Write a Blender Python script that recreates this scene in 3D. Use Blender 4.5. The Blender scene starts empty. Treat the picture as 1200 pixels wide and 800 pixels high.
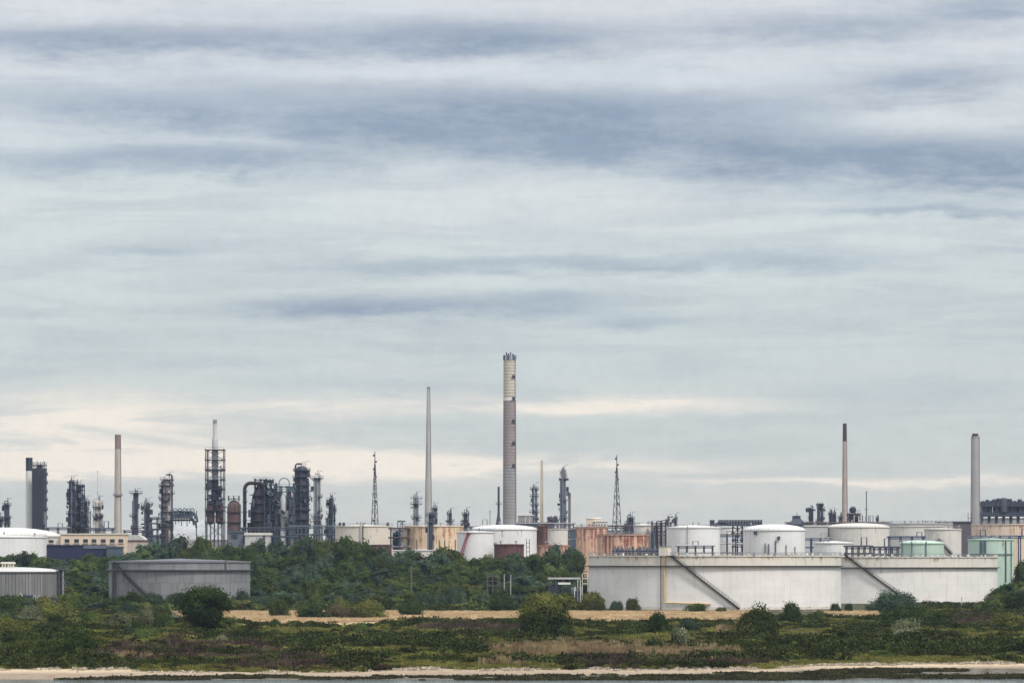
import bpy, math, random
import numpy as np
from mathutils import Vector
R = math.radians
scene = bpy.context.scene
COL = scene.collection

# ------------------------------------------------------------------ camera
F = 4332.0          # focal length in pixels of the 1200 px wide photograph
EYE = 18.0          # ship's deck above the water
HOR = 660.0         # horizon row of the photograph
cam_d = bpy.data.cameras.new('camera')
cam_d.sensor_width = 36.0
cam_d.lens = F / 1200.0 * 36.0
cam_d.shift_y = (HOR - 400.0) / 1200.0
cam_d.clip_start = 1.0
cam_d.clip_end = 60000.0
cam = bpy.data.objects.new('camera', cam_d)
COL.objects.link(cam)
cam.location = (0, 0, EYE)
cam.rotation_euler = (R(90), 0, 0)
scene.camera = cam

# ------------------------------------------------------------------ exposure
vs = scene.view_settings
vs.view_transform = 'Standard'
vs.look = 'None'
vs.exposure = 0.8
vs.gamma = 1.0
vs.use_curve_mapping = False
scene.render.engine = 'CYCLES'
scene.cycles.use_denoising = True
scene.cycles.max_bounces = 9
scene.cycles.volume_bounces = 8
scene.cycles.transparent_max_bounces = 8

# ------------------------------------------------------------------ sun (overcast)
SUN_EL, SUN_AZ = R(52), R(138)       # azimuth clockwise from +Y (the view direction)
sd = bpy.data.lights.new('sun', 'SUN')
sd.energy = 1.5
sd.angle = R(11)
sd.color = (1.0, 0.96, 0.9)
sun = bpy.data.objects.new('sun', sd)
COL.objects.link(sun)
_s = Vector((math.sin(SUN_AZ) * math.cos(SUN_EL), math.cos(SUN_AZ) * math.cos(SUN_EL), math.sin(SUN_EL)))
sun.rotation_euler = _s.to_track_quat('Z', 'Y').to_euler()

# ------------------------------------------------------------------ sky
def srgb(r, g, b):
    return tuple((c / 255 / 12.92 if c <= 10 else ((c / 255 + 0.055) / 1.055) ** 2.4) for c in (r, g, b))

class NT:
    """small helper around a node tree"""
    def __init__(s, tree):
        s.t = tree; s.n = tree.nodes; s.l = tree.links
    def node(s, kind, **kw):
        n = s.n.new(kind)
        for k, v in kw.items():
            setattr(n, k, v)
        return n
    def put(s, sock, v):
        if hasattr(v, 'is_output'):
            s.l.new(v, sock)
        else:
            sock.default_value = v
    def math(s, op, a, b=None, c=None, clamp=False):
        n = s.node('ShaderNodeMath', operation=op, use_clamp=clamp)
        s.put(n.inputs[0], a)
        if b is not None: s.put(n.inputs[1], b)
        if c is not None: s.put(n.inputs[2], c)
        return n.outputs[0]
    def vec(s, op, a, b=None):
        n = s.node('ShaderNodeVectorMath', operation=op)
        s.put(n.inputs[0], a)
        if b is not None: s.put(n.inputs[1], b)
        return n.outputs['Value'] if op in ('LENGTH', 'DOT_PRODUCT') else n.outputs[0]
    def mix(s, f, a, b):
        n = s.node('ShaderNodeMix', data_type='RGBA')
        s.put(n.inputs[0], f)
        s.put(n.inputs[6], a if hasattr(a, 'is_output') else (*a[:3], 1))
        s.put(n.inputs[7], b if hasattr(b, 'is_output') else (*b[:3], 1))
        return n.outputs[2]
    def noise(s, vec, scale, detail=4, rough=0.55, dist=0.0):
        n = s.node('ShaderNodeTexNoise')
        if vec is not None: s.put(n.inputs['Vector'], vec)
        n.inputs['Scale'].default_value = scale
        n.inputs['Detail'].default_value = detail
        n.inputs['Roughness'].default_value = rough
        n.inputs['Distortion'].default_value = dist
        return n.outputs[0]
    def ramp(s, f, stops):
        n = s.node('ShaderNodeValToRGB')
        e = n.color_ramp.elements
        while len(e) < len(stops): e.new(0.5)
        for q, (p, c) in zip(e, stops):
            q.position = p; q.color = (*c, 1) if not isinstance(c, float) else (c, c, c, 1)
        s.put(n.inputs[0], f)
        return n.outputs[0]
    def range(s, v, a, b, c=0.0, d=1.0, smooth=True):
        n = s.node('ShaderNodeMapRange', interpolation_type='SMOOTHSTEP' if smooth else 'LINEAR')
        s.put(n.inputs[0], v)
        for i, x in enumerate((a, b, c, d)): n.inputs[i + 1].default_value = x
        return n.outputs[0]

def build_sky():
    w = bpy.data.worlds.new('World'); scene.world = w; w.use_nodes = True
    N = NT(w.node_tree); N.n.clear()
    out = N.node('ShaderNodeOutputWorld'); bg = N.node('ShaderNodeBackground')
    sky = N.node('ShaderNodeTexSky', sky_type='NISHITA', sun_disc=False)
    sky.sun_elevation = SUN_EL; sky.sun_rotation = SUN_AZ
    d = N.node('ShaderNodeTexCoord').outputs['Generated']
    sx = N.node('ShaderNodeSeparateXYZ'); N.put(sx.inputs[0], d)
    az = N.math('ARCTAN2', sx.outputs[0], sx.outputs[1])
    el = N.math('ARCSINE', sx.outputs[2])
    # cloud sheets: streaks that lie flat, ever thinner towards the horizon
    cx = N.node('ShaderNodeCombineXYZ')
    N.put(cx.inputs[0], sx.outputs[0]); N.put(cx.inputs[1], sx.outputs[1])
    N.put(cx.inputs[2], N.math('MULTIPLY', sx.outputs[2], 4.0))
    v = cx.outputs[0]
    n_big = N.noise(v, 7.0, 5, 0.55, 0.6)
    n_mid = N.noise(v, 22.0, 5, 0.6, 0.4)
    n_fine = N.noise(v, 75.0, 5, 0.7)
    cx2 = N.node('ShaderNodeCombineXYZ')
    N.put(cx2.inputs[0], sx.outputs[0]); N.put(cx2.inputs[1], sx.outputs[1])
    N.put(cx2.inputs[2], N.math('MULTIPLY', sx.outputs[2], 9.0))
    n_str = N.noise(cx2.outputs[0], 14.0, 5, 0.62, 0.5)
    wu = N.math('MULTIPLY_ADD', N.math('SUBTRACT', n_big, 0.5), 0.05, az)
    wv = N.math('MULTIPLY_ADD', N.math('SUBTRACT', n_mid, 0.5), 0.009, el)
    wv = N.math('MULTIPLY_ADD', N.math('SUBTRACT', n_fine, 0.5), 0.004, wv)
    def blobs(items):
        acc = None
        for (px, py, hx, hy, amp) in items:
            du = N.math('MULTIPLY', N.math('SUBTRACT', wu, (px - 600) / F), F / hx)
            dv = N.math('MULTIPLY', N.math('SUBTRACT', wv, (HOR - py) / F), F / hy)
            q = N.math('MULTIPLY_ADD', du, du, N.math('MULTIPLY', dv, dv))
            g = N.math('MULTIPLY', N.math('EXPONENT', N.math('MULTIPLY', q, -1.0)), amp)
            acc = g if acc is None else N.math('ADD', acc, g)
        return acc
    dark = blobs([(240, 54, 230, 17, .75), (80, 62, 120, 14, .4), (580, 50, 130, 22, .95), (470, 142, 280, 34, .95), (140, 132, 170, 18, .5),
                  (215, 193, 175, 15, 1.0), (720, 138, 170, 32, .9), (800, 175, 150, 20, .6), (1000, 190, 190, 26, 1.0), (1160, 200, 130, 24, .9),
                  (1080, 105, 95, 18, .7), (970, 42, 160, 16, .5), (1150, 18, 90, 14, .6), (1060, 250, 140, 6, .6),
                  (470, 360, 170, 11, .75), (610, 346, 60, 7, .4), (660, 311, 260, 8, .5), (880, 303, 90, 7, .3), (1160, 300, 80, 7, .25), (150, 296, 70, 8, .3),
                  (720, 375, 70, 8, .3), (600, 180, 150, 20, .4)])
    light = blobs([(520, 88, 200, 14, .8), (810, 95, 150, 20, .7), (1090, 146, 110, 13, .8), (250, 14, 260, 16, .6), (230, 172, 130, 7, .5),
                   (620, 240, 300, 40, .45), (330, 85, 200, 12, .4), (1180, 70, 80, 10, .5), (700, 330, 200, 6, .3)])
    warm = blobs([(250, 543, 330, 16, 1.2), (640, 547, 160, 9, .8), (90, 500, 200, 32, .95), (700, 478, 170, 9, .75), (560, 468, 140, 9, .5),
                  (350, 478, 120, 8, .35), (1080, 566, 170, 6, .6), (850, 565, 120, 6, .4), (60, 545, 110, 22, .7), (330, 515, 170, 9, .35)])
    base = N.ramp(N.range(el, -0.02, 0.16, smooth=False), [
        (0.0, srgb(203, 205, 204)), (0.16, srgb(206, 208, 206)), (0.30, srgb(202, 208, 208)), (0.46, srgb(203, 211, 212)),
        (0.66, srgb(214, 221, 221)), (0.85, srgb(214, 218, 222)), (1.0, srgb(221, 222, 227))])
    # general streaks everywhere
    s1 = N.range(n_str, 0.38, 0.62)
    hi = N.range(el, 0.0, 0.09)
    tone = N.math('MULTIPLY', N.math('SUBTRACT', 1.0, s1), N.math('MULTIPLY_ADD', hi, 0.12, 0.06))
    dk = N.math('ADD', dark, tone)
    tex = N.range(N.math('ADD', N.math('MULTIPLY', n_mid, 0.5), N.math('MULTIPLY', n_fine, 0.5)), 0.33, 0.67, 0.78, 1.2)
    dk = N.math('MULTIPLY', N.math('MULTIPLY', N.math('SUBTRACT', 1.0, N.math('EXPONENT', N.math('MULTIPLY', dk, -1.5))), 1.12), tex, clamp=True)
    c = N.mix(dk, base, srgb(142, 158, 179))
    c = N.mix(N.math('MULTIPLY', light, 0.75, clamp=True), c, srgb(223, 227, 231))
    c = N.mix(N.math('MULTIPLY', N.math('MULTIPLY', warm, N.range(n_str, 0.35, 0.62, 0.35, 1.5)), 1.1, clamp=True), c, srgb(243, 234, 223))
    soft = N.noise(d, 260.0, 3, 0.7)
    c = N.vec('MULTIPLY', c, N.range(soft, 0.25, 0.75, 0.972, 1.028))
    # the Background runs at 0.1, so a cloud's radiance is ten times its colour
    sc_ = N.vec('MULTIPLY', c, (SKY_GAIN * 10.0,) * 3)
    # an overcast sky is brighter overhead than at the horizon (the usual overcast distribution)
    sc_ = N.vec('MULTIPLY', sc_, N.math('MULTIPLY_ADD', N.math('MAXIMUM', N.math('SUBTRACT', sx.outputs[2], 0.15), 0.0), 1.8, 1.0))
    cover = N.range(n_big, 0.3, 0.7, 0.90, 0.98)
    col = N.mix(cover, sky.outputs[0], sc_)
    N.put(bg.inputs[0], col); bg.inputs[1].default_value = 0.1
    N.l.new(bg.outputs[0], out.inputs[0])
SKY_GAIN = 2.0 ** -0.8
build_sky()
scene.world.cycles.sampling_method = 'MANUAL'
scene.world.cycles.sample_map_resolution = 256

# ------------------------------------------------------------------ noise, ground and projection helpers
def _hash(ix, iy, seed):
    h = (ix.astype(np.int64) * 374761393 + iy.astype(np.int64) * 668265263 + seed * 974711) & 0x7fffffff
    h = ((h ^ (h >> 13)) * 1274126177) & 0x7fffffff
    return ((h ^ (h >> 16)) & 0xffff) / 65535.0
def vnoise(x, y, seed=0):
    x = np.asarray(x, float); y = np.asarray(y, float)
    ix = np.floor(x); iy = np.floor(y); fx = x - ix; fy = y - iy
    fx = fx * fx * (3 - 2 * fx); fy = fy * fy * (3 - 2 * fy)
    a = _hash(ix, iy, seed); b = _hash(ix + 1, iy, seed); c = _hash(ix, iy + 1, seed); d = _hash(ix + 1, iy + 1, seed)
    return (a * (1 - fx) + b * fx) * (1 - fy) + (c * (1 - fx) + d * fx) * fy
def fbm(x, y, seed=0, o=4):
    s = 0; a = 0.5
    for k in range(o):
        s = s + a * vnoise(np.asarray(x) * 2 ** k, np.asarray(y) * 2 ** k, seed + k); a *= 0.5
    return s / (1 - 0.5 ** o)
GY = [300, 560, 573, 585, 598, 604, 612, 640, 800, 1200, 1260, 1460, 1700, 2500, 20000]
GZ = [-4, -0.45, 0.0, 0.22, 0.55, 1.15, 1.45, 1.7, 2.3, 3.0, 4.2, 9.0, 11.0, 13.0, 14.0]
def shore_off(x):
    """how far the shore line bulges towards (-) or away from (+) the sea along x"""
    px = np.asarray(x) / 590.0 * F + 600
    o = np.interp(px, [-200, 0, 150, 170, 300, 450, 480, 600, 900, 1000, 1200, 1400], [0, 0, 0, 0, 0, 0, 0, 0, 1, 3, 6, 6])
    return o + (fbm(px / 60.0, np.zeros_like(px), 5) - 0.5) * 5
def ground(x, y):
    x = np.asarray(x, float); y = np.asarray(y, float)
    near = np.clip((700 - y) / 60, 0, 1)
    z = np.interp(y - shore_off(x) * near, GY, GZ)
    right = np.clip((x / np.maximum(y, 1) * F + 600 - 670) / 60, 0, 1) * np.clip((y - 1150) / 50, 0, 1)   # the tank yard at right lies level, the slope comes behind it
    z = z * (1 - right) + np.interp(y, [1100, 1200, 1460, 1560, 1700, 2500, 20000], [2.85, 3.0, 3.4, 8.0, 11.0, 13.0, 14.0]) * right
    rough = np.clip((y - 600) / 60, 0, 1) * np.clip((1150 - y) / 100, 0, 1)
    z = z + (fbm(x / 30.0, y / 40.0, 3) - 0.5) * 1.3 * rough
    z = z + np.clip(fbm(x / 11.0, y / 9.0, 13, 3) - 0.42, 0, 1) * 3.2 * np.clip((y - 610) / 30, 0, 1) * np.clip((960 - y) / 60, 0, 1)
    z = z + (fbm(x / 5.0, y / 5.0, 9) - 0.5) * 0.18 * np.clip((y - 560) / 10, 0, 1) * np.clip((640 - y) / 20, 0, 1)
    return z
def gz(x, y): return float(ground(np.array([x]), np.array([y]))[0])
def S(Y): return Y / F
def X(px, Y): return (px - 600) * Y / F
def Z(py, Y): return EYE + (HOR - py) * Y / F
def Yof(px, py):
    """distance at which the ground is seen on row py"""
    Y = 800.0
    for _ in range(30):
        Y = 0.5 * Y + 0.5 * F * (EYE - gz(X(px, Y), Y)) / max(py - HOR, 4)
    return Y

BX = [-100, 0, 150, 166, 300, 400, 470, 600, 760, 900, 960, 1080, 1200, 1300]
BTOP = [783, 783, 783.5, 786, 787, 786, 783, 783, 784, 781.5, 779, 777, 775.5, 775]
BBOT = [798, 797.5, 793.5, 792, 792, 792, 792, 792.5, 790.5, 787.5, 785.5, 784, 783, 783]
def beach(x, y, z):
    """photograph rows of a ground point, of the top of the sand and of its foot there"""
    px = x / y * F + 600; py = HOR + F * (EYE - z) / y
    n = (fbm(x / 7.0, y / 14.0, 21) - 0.5) * 5 + (fbm(x / 1.6, y / 4.0, 25) - 0.5) * 2
    return px, py, np.interp(px, BX, BTOP) + n * .7, np.interp(px, BX, BBOT) + n * .8

# ------------------------------------------------------------------ materials
def field_front(px, x, y):
    """photograph row of the ragged near edge of the tan field"""
    f = np.interp(px, [150, 205, 232, 300, 420, 480, 560, 640, 700, 870, 900, 960, 975, 1030, 1040], [712, 715, 729, 735, 735, 729, 728, 728, 732, 729, 713, 713, 721, 721, 706])
    return f + (fbm(x / 25.0, y / 12.0, 31) - .5) * 6 + (fbm(x / 5.0, y / 16.0, 35) - .5) * 5
MATS = {}
def newmat(name):
    m = bpy.data.materials.new(name); m.use_nodes = True
    N = NT(m.node_tree); N.n.clear()
    out = N.node('ShaderNodeOutputMaterial')
    return m, N, out
def principled(N, out, color, rough=0.6, metal=0.0, bump=None, bstr=0.2, spec=None):
    b = N.node('ShaderNodeBsdfPrincipled')
    N.put(b.inputs['Base Color'], color if hasattr(color, 'is_output') else (*color, 1))
    N.put(b.inputs['Roughness'], rough); N.put(b.inputs['Metallic'], metal)
    if spec is not None: b.inputs['Specular IOR Level'].default_value = spec
    if bump is not None:
        bn = N.node('ShaderNodeBump'); bn.inputs['Strength'].default_value = bstr
        N.put(bn.inputs['Height'], bump); N.l.new(bn.outputs[0], b.inputs['Normal'])
    N.l.new(b.outputs[0], out.inputs[0])
    return b
def paint(key, col, rough=0.6, dirt=0.25, rust=0.0, rustcol=(0.22, 0.085, 0.035), plates=None, metal=0.0, streak=0.5, var=0.12, blotch=0.0, spec=None, rscale=0.55):
    """weathered paint on steel or concrete: blotches, run-off streaks, rust, faint plate seams"""
    if key in MATS: return MATS[key]
    m, N, out = newmat(key)
    tc = N.node('ShaderNodeTexCoord').outputs['Object']
    sp = N.node('ShaderNodeSeparateXYZ'); N.put(sp.inputs[0], tc)
    oi = N.node('ShaderNodeObjectInfo').outputs['Random']
    off = N.node('ShaderNodeCombineXYZ'); N.put(off.inputs[0], N.math('MULTIPLY', oi, 57.0)); N.put(off.inputs[2], N.math('MULTIPLY', oi, 31.0))
    p = N.vec('ADD', tc, off.outputs[0])
    big = N.noise(p, 0.12, 5, 0.6)
    fine = N.noise(p, 1.3, 4, 0.6)
    st = N.noise(N.vec('MULTIPLY', p, (1.0, 1.0, 0.06)), 0.8, 5, 0.65)
    c = N.mix(N.range(big, 0.35, 0.65, 0, var * 2), col, tuple(x * 0.72 for x in col))
    c = N.mix(N.math('MULTIPLY', N.range(st, 0.48, 0.72), dirt * streak * 2), c, tuple(x * 0.45 for x in (col[0] * .95, col[1] * .9, col[2] * .8)))
    c = N.mix(N.math('MULTIPLY', N.range(fine, 0.5, 0.8), dirt * 0.7), c, tuple(x * 0.6 for x in col))
    if plates:
        rad, pw, ph, k = plates
        ang = N.math('MULTIPLY', N.math('ARCTAN2', sp.outputs[0], sp.outputs[1]), rad) if rad else N.math('ADD', sp.outputs[0], sp.outputs[1])
        cv = N.node('ShaderNodeCombineXYZ'); N.put(cv.inputs[0], ang); N.put(cv.inputs[1], sp.outputs[2])
        br = N.node('ShaderNodeTexBrick'); N.put(br.inputs['Vector'], cv.outputs[0])
        br.inputs['Scale'].default_value = 1.0
        br.inputs['Brick Width'].default_value = pw; br.inputs['Row Height'].default_value = ph
        br.inputs['Mortar Size'].default_value = 0.05; br.inputs['Mortar Smooth'].default_value = 0.3
        br.inputs['Color1'].default_value = (1, 1, 1, 1); br.inputs['Color2'].default_value = (1 - k, 1 - k, 1 - k * .9, 1)
        br.inputs['Mortar'].default_value = (1 - 3 * k, 1 - 3.2 * k, 1 - 3.3 * k, 1)
        c = N.vec('MULTIPLY', c, br.outputs[0])
    if rust > 0:
        r1 = N.noise(N.vec('MULTIPLY', p, (1.0, 1.0, 0.045)), rscale, 6, 0.7)
        r2 = N.noise(p, 0.35, 6, 0.7)
        q = N.math('ADD', N.math('MULTIPLY', r1, 0.7), N.math('MULTIPLY', r2, 0.3))
        gen = N.node('ShaderNodeSeparateXYZ'); N.put(gen.inputs[0], N.node('ShaderNodeTexCoord').outputs['Generated'])
        q = N.math('MULTIPLY_ADD', N.math('SUBTRACT', gen.outputs[2], 0.6), 0.16, q)      # runs start at the rim
        th = 0.66 - 0.22 * rust
        rc = N.mix(N.range(fine, 0.35, 0.7), rustcol, tuple(x * 0.45 for x in rustcol))
        c = N.mix(N.range(q, th - 0.03, th + 0.07), c, rc)
    if blotch > 0:
        b2 = N.noise(p, 0.25, 5, 0.7)
        c = N.mix(N.math('MULTIPLY', N.range(b2, 0.52, 0.66), blotch), c, tuple(x * 0.4 for x in col))
    principled(N, out, c, rough, metal, bump=fine, bstr=0.08, spec=spec)
    MATS[key] = m
    return m

def leafmat(key, col, col2, trans=0.12):
    if key in MATS: return MATS[key]
    m, N, out = newmat(key)
    at = N.node('ShaderNodeAttribute', attribute_name='tint').outputs['Fac']
    oi = N.node('ShaderNodeObjectInfo').outputs['Random']
    pos = N.node('ShaderNodeNewGeometry').outputs['Position']
    n = N.noise(N.vec('MULTIPLY', pos, (1.0, 0.5, 1.0)), 0.16, 4, 0.6)
    f = N.math('ADD', N.math('MULTIPLY', at, 0.24), N.math('MULTIPLY', n, 0.9))
    c = N.mix(N.range(f, 0.25, 0.9), col, col2)
    hv = N.node('ShaderNodeHueSaturation')
    N.put(hv.inputs['Color'], c)
    N.put(hv.inputs['Hue'], N.math('MULTIPLY_ADD', oi, 0.03, 0.485))
    N.put(hv.inputs['Value'], N.math('MULTIPLY_ADD', oi, 0.6, 0.7))
    d = N.node('ShaderNodeBsdfDiffuse'); t = N.node('ShaderNodeBsdfTranslucent'); mx = N.node('ShaderNodeMixShader')
    N.put(d.inputs[0], hv.outputs[0]); N.put(t.inputs[0], hv.outputs[0])
    mx.inputs[0].default_value = trans
    N.l.new(d.outputs[0], mx.inputs[1]); N.l.new(t.outputs[0], mx.inputs[2]); N.l.new(mx.outputs[0], out.inputs[0])
    MATS[key] = m
    return m

WHITE = paint('white_paint', (0.77, 0.76, 0.73), 0.5, 0.22, rust=0.12, rustcol=(0.50, 0.38, 0.26), plates=(15.0, 6.0, 2.2, 0.03))
WHITE_NEAR = paint('white_tank_paint', (0.82, 0.785, 0.73), 0.6, 0.19, rust=0.22, rustcol=(0.56, 0.46, 0.33), plates=(42.0, 9.0, 2.4, 0.045), streak=0.5, var=0.16)
WHITE_NEAR_DULL = paint('white_rim_paint', (0.70, 0.65, 0.56), 0.6, 0.35, rust=0.4, rustcol=(0.48, 0.38, 0.25), streak=0.6)
CREAM = paint('cream_paint', (0.66, 0.60, 0.50), 0.6, 0.2, rust=0.15)
PALE = paint('pale_paint', (0.68, 0.645, 0.58), 0.6, 0.25, rust=0.2, rustcol=(0.48, 0.34, 0.22), plates=(15.0, 6.0, 2.2, 0.03))
PEACHTANK = paint('peach_tank_paint', (0.70, 0.56, 0.43), 0.7, 0.3, rust=0.35, rustcol=(0.50, 0.26, 0.15), rscale=.4)
PEACH = paint('peach_render', (0.70, 0.55, 0.41), 0.8, 0.2)
CREAMRUST = paint('cream_rusty_paint', (0.74, 0.57, 0.39), 0.7, 0.25, rust=0.46, rustcol=(0.56, 0.27, 0.13), rscale=0.75)
RUSTY = paint('rusty_shell', (0.68, 0.44, 0.30), 0.8, 0.3, rust=0.66, rustcol=(0.32, 0.125, 0.085), rscale=0.8)
DARKRUST = paint('dark_rust', (0.13, 0.055, 0.048), 0.85, 0.3, rust=0.5, rustcol=(0.07, 0.035, 0.03))
REDBROWN = paint('red_brown_steel', (0.105, 0.058, 0.055), 0.8, 0.35, rust=0.4, rustcol=(0.06, 0.033, 0.03))
GREEN = paint('pale_green_paint', (0.48, 0.62, 0.51), 0.6, 0.2, rust=0.08)
GREYPLATE = paint('bare_grey_plate', (0.205, 0.205, 0.215), 0.55, 0.35, plates=(23.0, 1.6, 1.7, 0.05), var=0.2, streak=0.7)
GREYCLAD = paint('grey_cladding', (0.30, 0.30, 0.29), 0.5, 0.35, var=0.25, streak=0.8)
GREYROOF = paint('pale_grey_roof', (0.52, 0.51, 0.48), 0.6, 0.2)
GREYGIRD = paint('grey_girder', (0.10, 0.10, 0.11), 0.6, 0.2)
NAVY = paint('dark_steel', (0.034, 0.040, 0.064), 0.6, 0.3, var=0.3)  # dark steel with the blue of distance haze put into its colour
NAVY2 = paint('dark_steel_worn', (0.050, 0.055, 0.078), 0.6, 0.4, var=0.3, rust=0.12, rustcol=(0.10, 0.06, 0.045))
STEEL = paint('grey_steel', (0.13, 0.145, 0.175), 0.55, 0.35, var=0.25)
PIPE = paint('pipe_grey', (0.25, 0.25, 0.26), 0.5, 0.3, var=0.2)
TEAL = paint('teal_steel', (0.065, 0.10, 0.125), 0.6, 0.3, var=0.2)
BEIGE = paint('beige_concrete', (0.52, 0.46, 0.40), 0.85, 0.35, var=0.2, streak=0.8)
LIGHTGREY = paint('light_grey_cladding', (0.50, 0.49, 0.48), 0.6, 0.35, var=0.2)
CONC = paint('grey_concrete', (0.30, 0.285, 0.27), 0.9, 0.3, var=0.2, streak=0.8)
BROWNSHAFT = paint('brown_weathered_concrete', (0.36, 0.295, 0.28), 0.9, 0.3, var=0.2, streak=0.5, plates=(3.2, 0.9, 1.55, 0.09))
GREYSHAFT = paint('grey_weathered_concrete', (0.36, 0.345, 0.335), 0.9, 0.3, var=0.2, streak=0.6, plates=(3.2, 0.9, 1.55, 0.05))
CREAMBAND = paint('cream_chimney_band', (0.62, 0.56, 0.45), 0.8, 0.3, var=0.1, rust=0.2, rustcol=(0.35, 0.25, 0.15), plates=(3.2, 0.9, 1.5, 0.08))
CROWN = paint('chimney_crown', (0.22, 0.25, 0.31), 0.7, 0.3)
SLENDER = paint('slender_stack_concrete', (0.44, 0.425, 0.40), 0.9, 0.25, var=0.2, streak=0.8)
CREAMSTACK = paint('cream_stack', (0.64, 0.50, 0.34), 0.7, 0.2)
YELLOW = paint('yellow_pipe_paint', (0.62, 0.44, 0.20), 0.6, 0.2)
PINKRED = paint('red_stair_paint', (0.42, 0.11, 0.12), 0.6, 0.2)
STAIR = paint('stair_steel', (0.036, 0.034, 0.034), 0.7, 0.3)
STAIRRUST = paint('rusty_stair_steel', (0.040, 0.020, 0.020), 0.7, 0.3)
BLUE = paint('blue_steel', (0.02, 0.05, 0.12), 0.6, 0.2)
NAVYWALL = paint('navy_cladding', (0.010, 0.014, 0.055), 0.7, 0.2)
GLASS = paint('dark_window_glass', (0.03, 0.035, 0.045), 0.15, 0.1)
TIMBER = paint('weathered_timber', (0.12, 0.105, 0.095), 0.9, 0.4)
PALEPOST = paint('pale_timber', (0.34, 0.33, 0.31), 0.9, 0.3)
BARK = paint('bark', (0.07, 0.055, 0.042), 0.95, 0.4)
STONE = paint('shore_stone', (0.13, 0.12, 0.11), 0.9, 0.4)
SHELLS = paint('pale_shells', (0.50, 0.43, 0.34), 0.9, 0.2)
L_DARK = leafmat('leaf_dark', (0.014, 0.027, 0.009), (0.066, 0.092, 0.025))
L_MID = leafmat('leaf_mid', (0.024, 0.040, 0.012), (0.102, 0.126, 0.035))
L_OLIVE = leafmat('leaf_olive', (0.040, 0.048, 0.013), (0.165, 0.162, 0.042))
L_BLUE = leafmat('leaf_bluegreen', (0.020, 0.036, 0.023), (0.072, 0.100, 0.056))
L_SCRUB = leafmat('scrub_leaf', (0.052, 0.058, 0.015), (0.215, 0.205, 0.056))
L_THICKET = leafmat('thicket_leaf', (0.014, 0.021, 0.007), (0.070, 0.084, 0.025))
L_PALE = leafmat('leaf_pale', (0.075, 0.090, 0.042), (0.21, 0.225, 0.115))
L_BRIGHT = leafmat('leaf_bright', (0.060, 0.085, 0.022), (0.135, 0.160, 0.046))
L_BROWN = leafmat('leaf_brown', (0.048, 0.042, 0.022), (0.120, 0.100, 0.050))
L_HEATH = leafmat('heath_purple', (0.030, 0.022, 0.016), (0.125, 0.088, 0.066))
L_REED = leafmat('reed_straw', (0.16, 0.115, 0.060), (0.33, 0.25, 0.14))
L_GRASS = leafmat('marsh_grass', (0.095, 0.100, 0.024), (0.225, 0.210, 0.064))
L_STRAW = leafmat('dry_straw', (0.34, 0.25, 0.14), (0.60, 0.46, 0.29))
L_WEED = leafmat('sea_weed', (0.026, 0.026, 0.013), (0.085, 0.080, 0.040))
FLOWER = leafmat('white_blossom', (0.26, 0.26, 0.17), (0.46, 0.44, 0.33))

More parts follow.
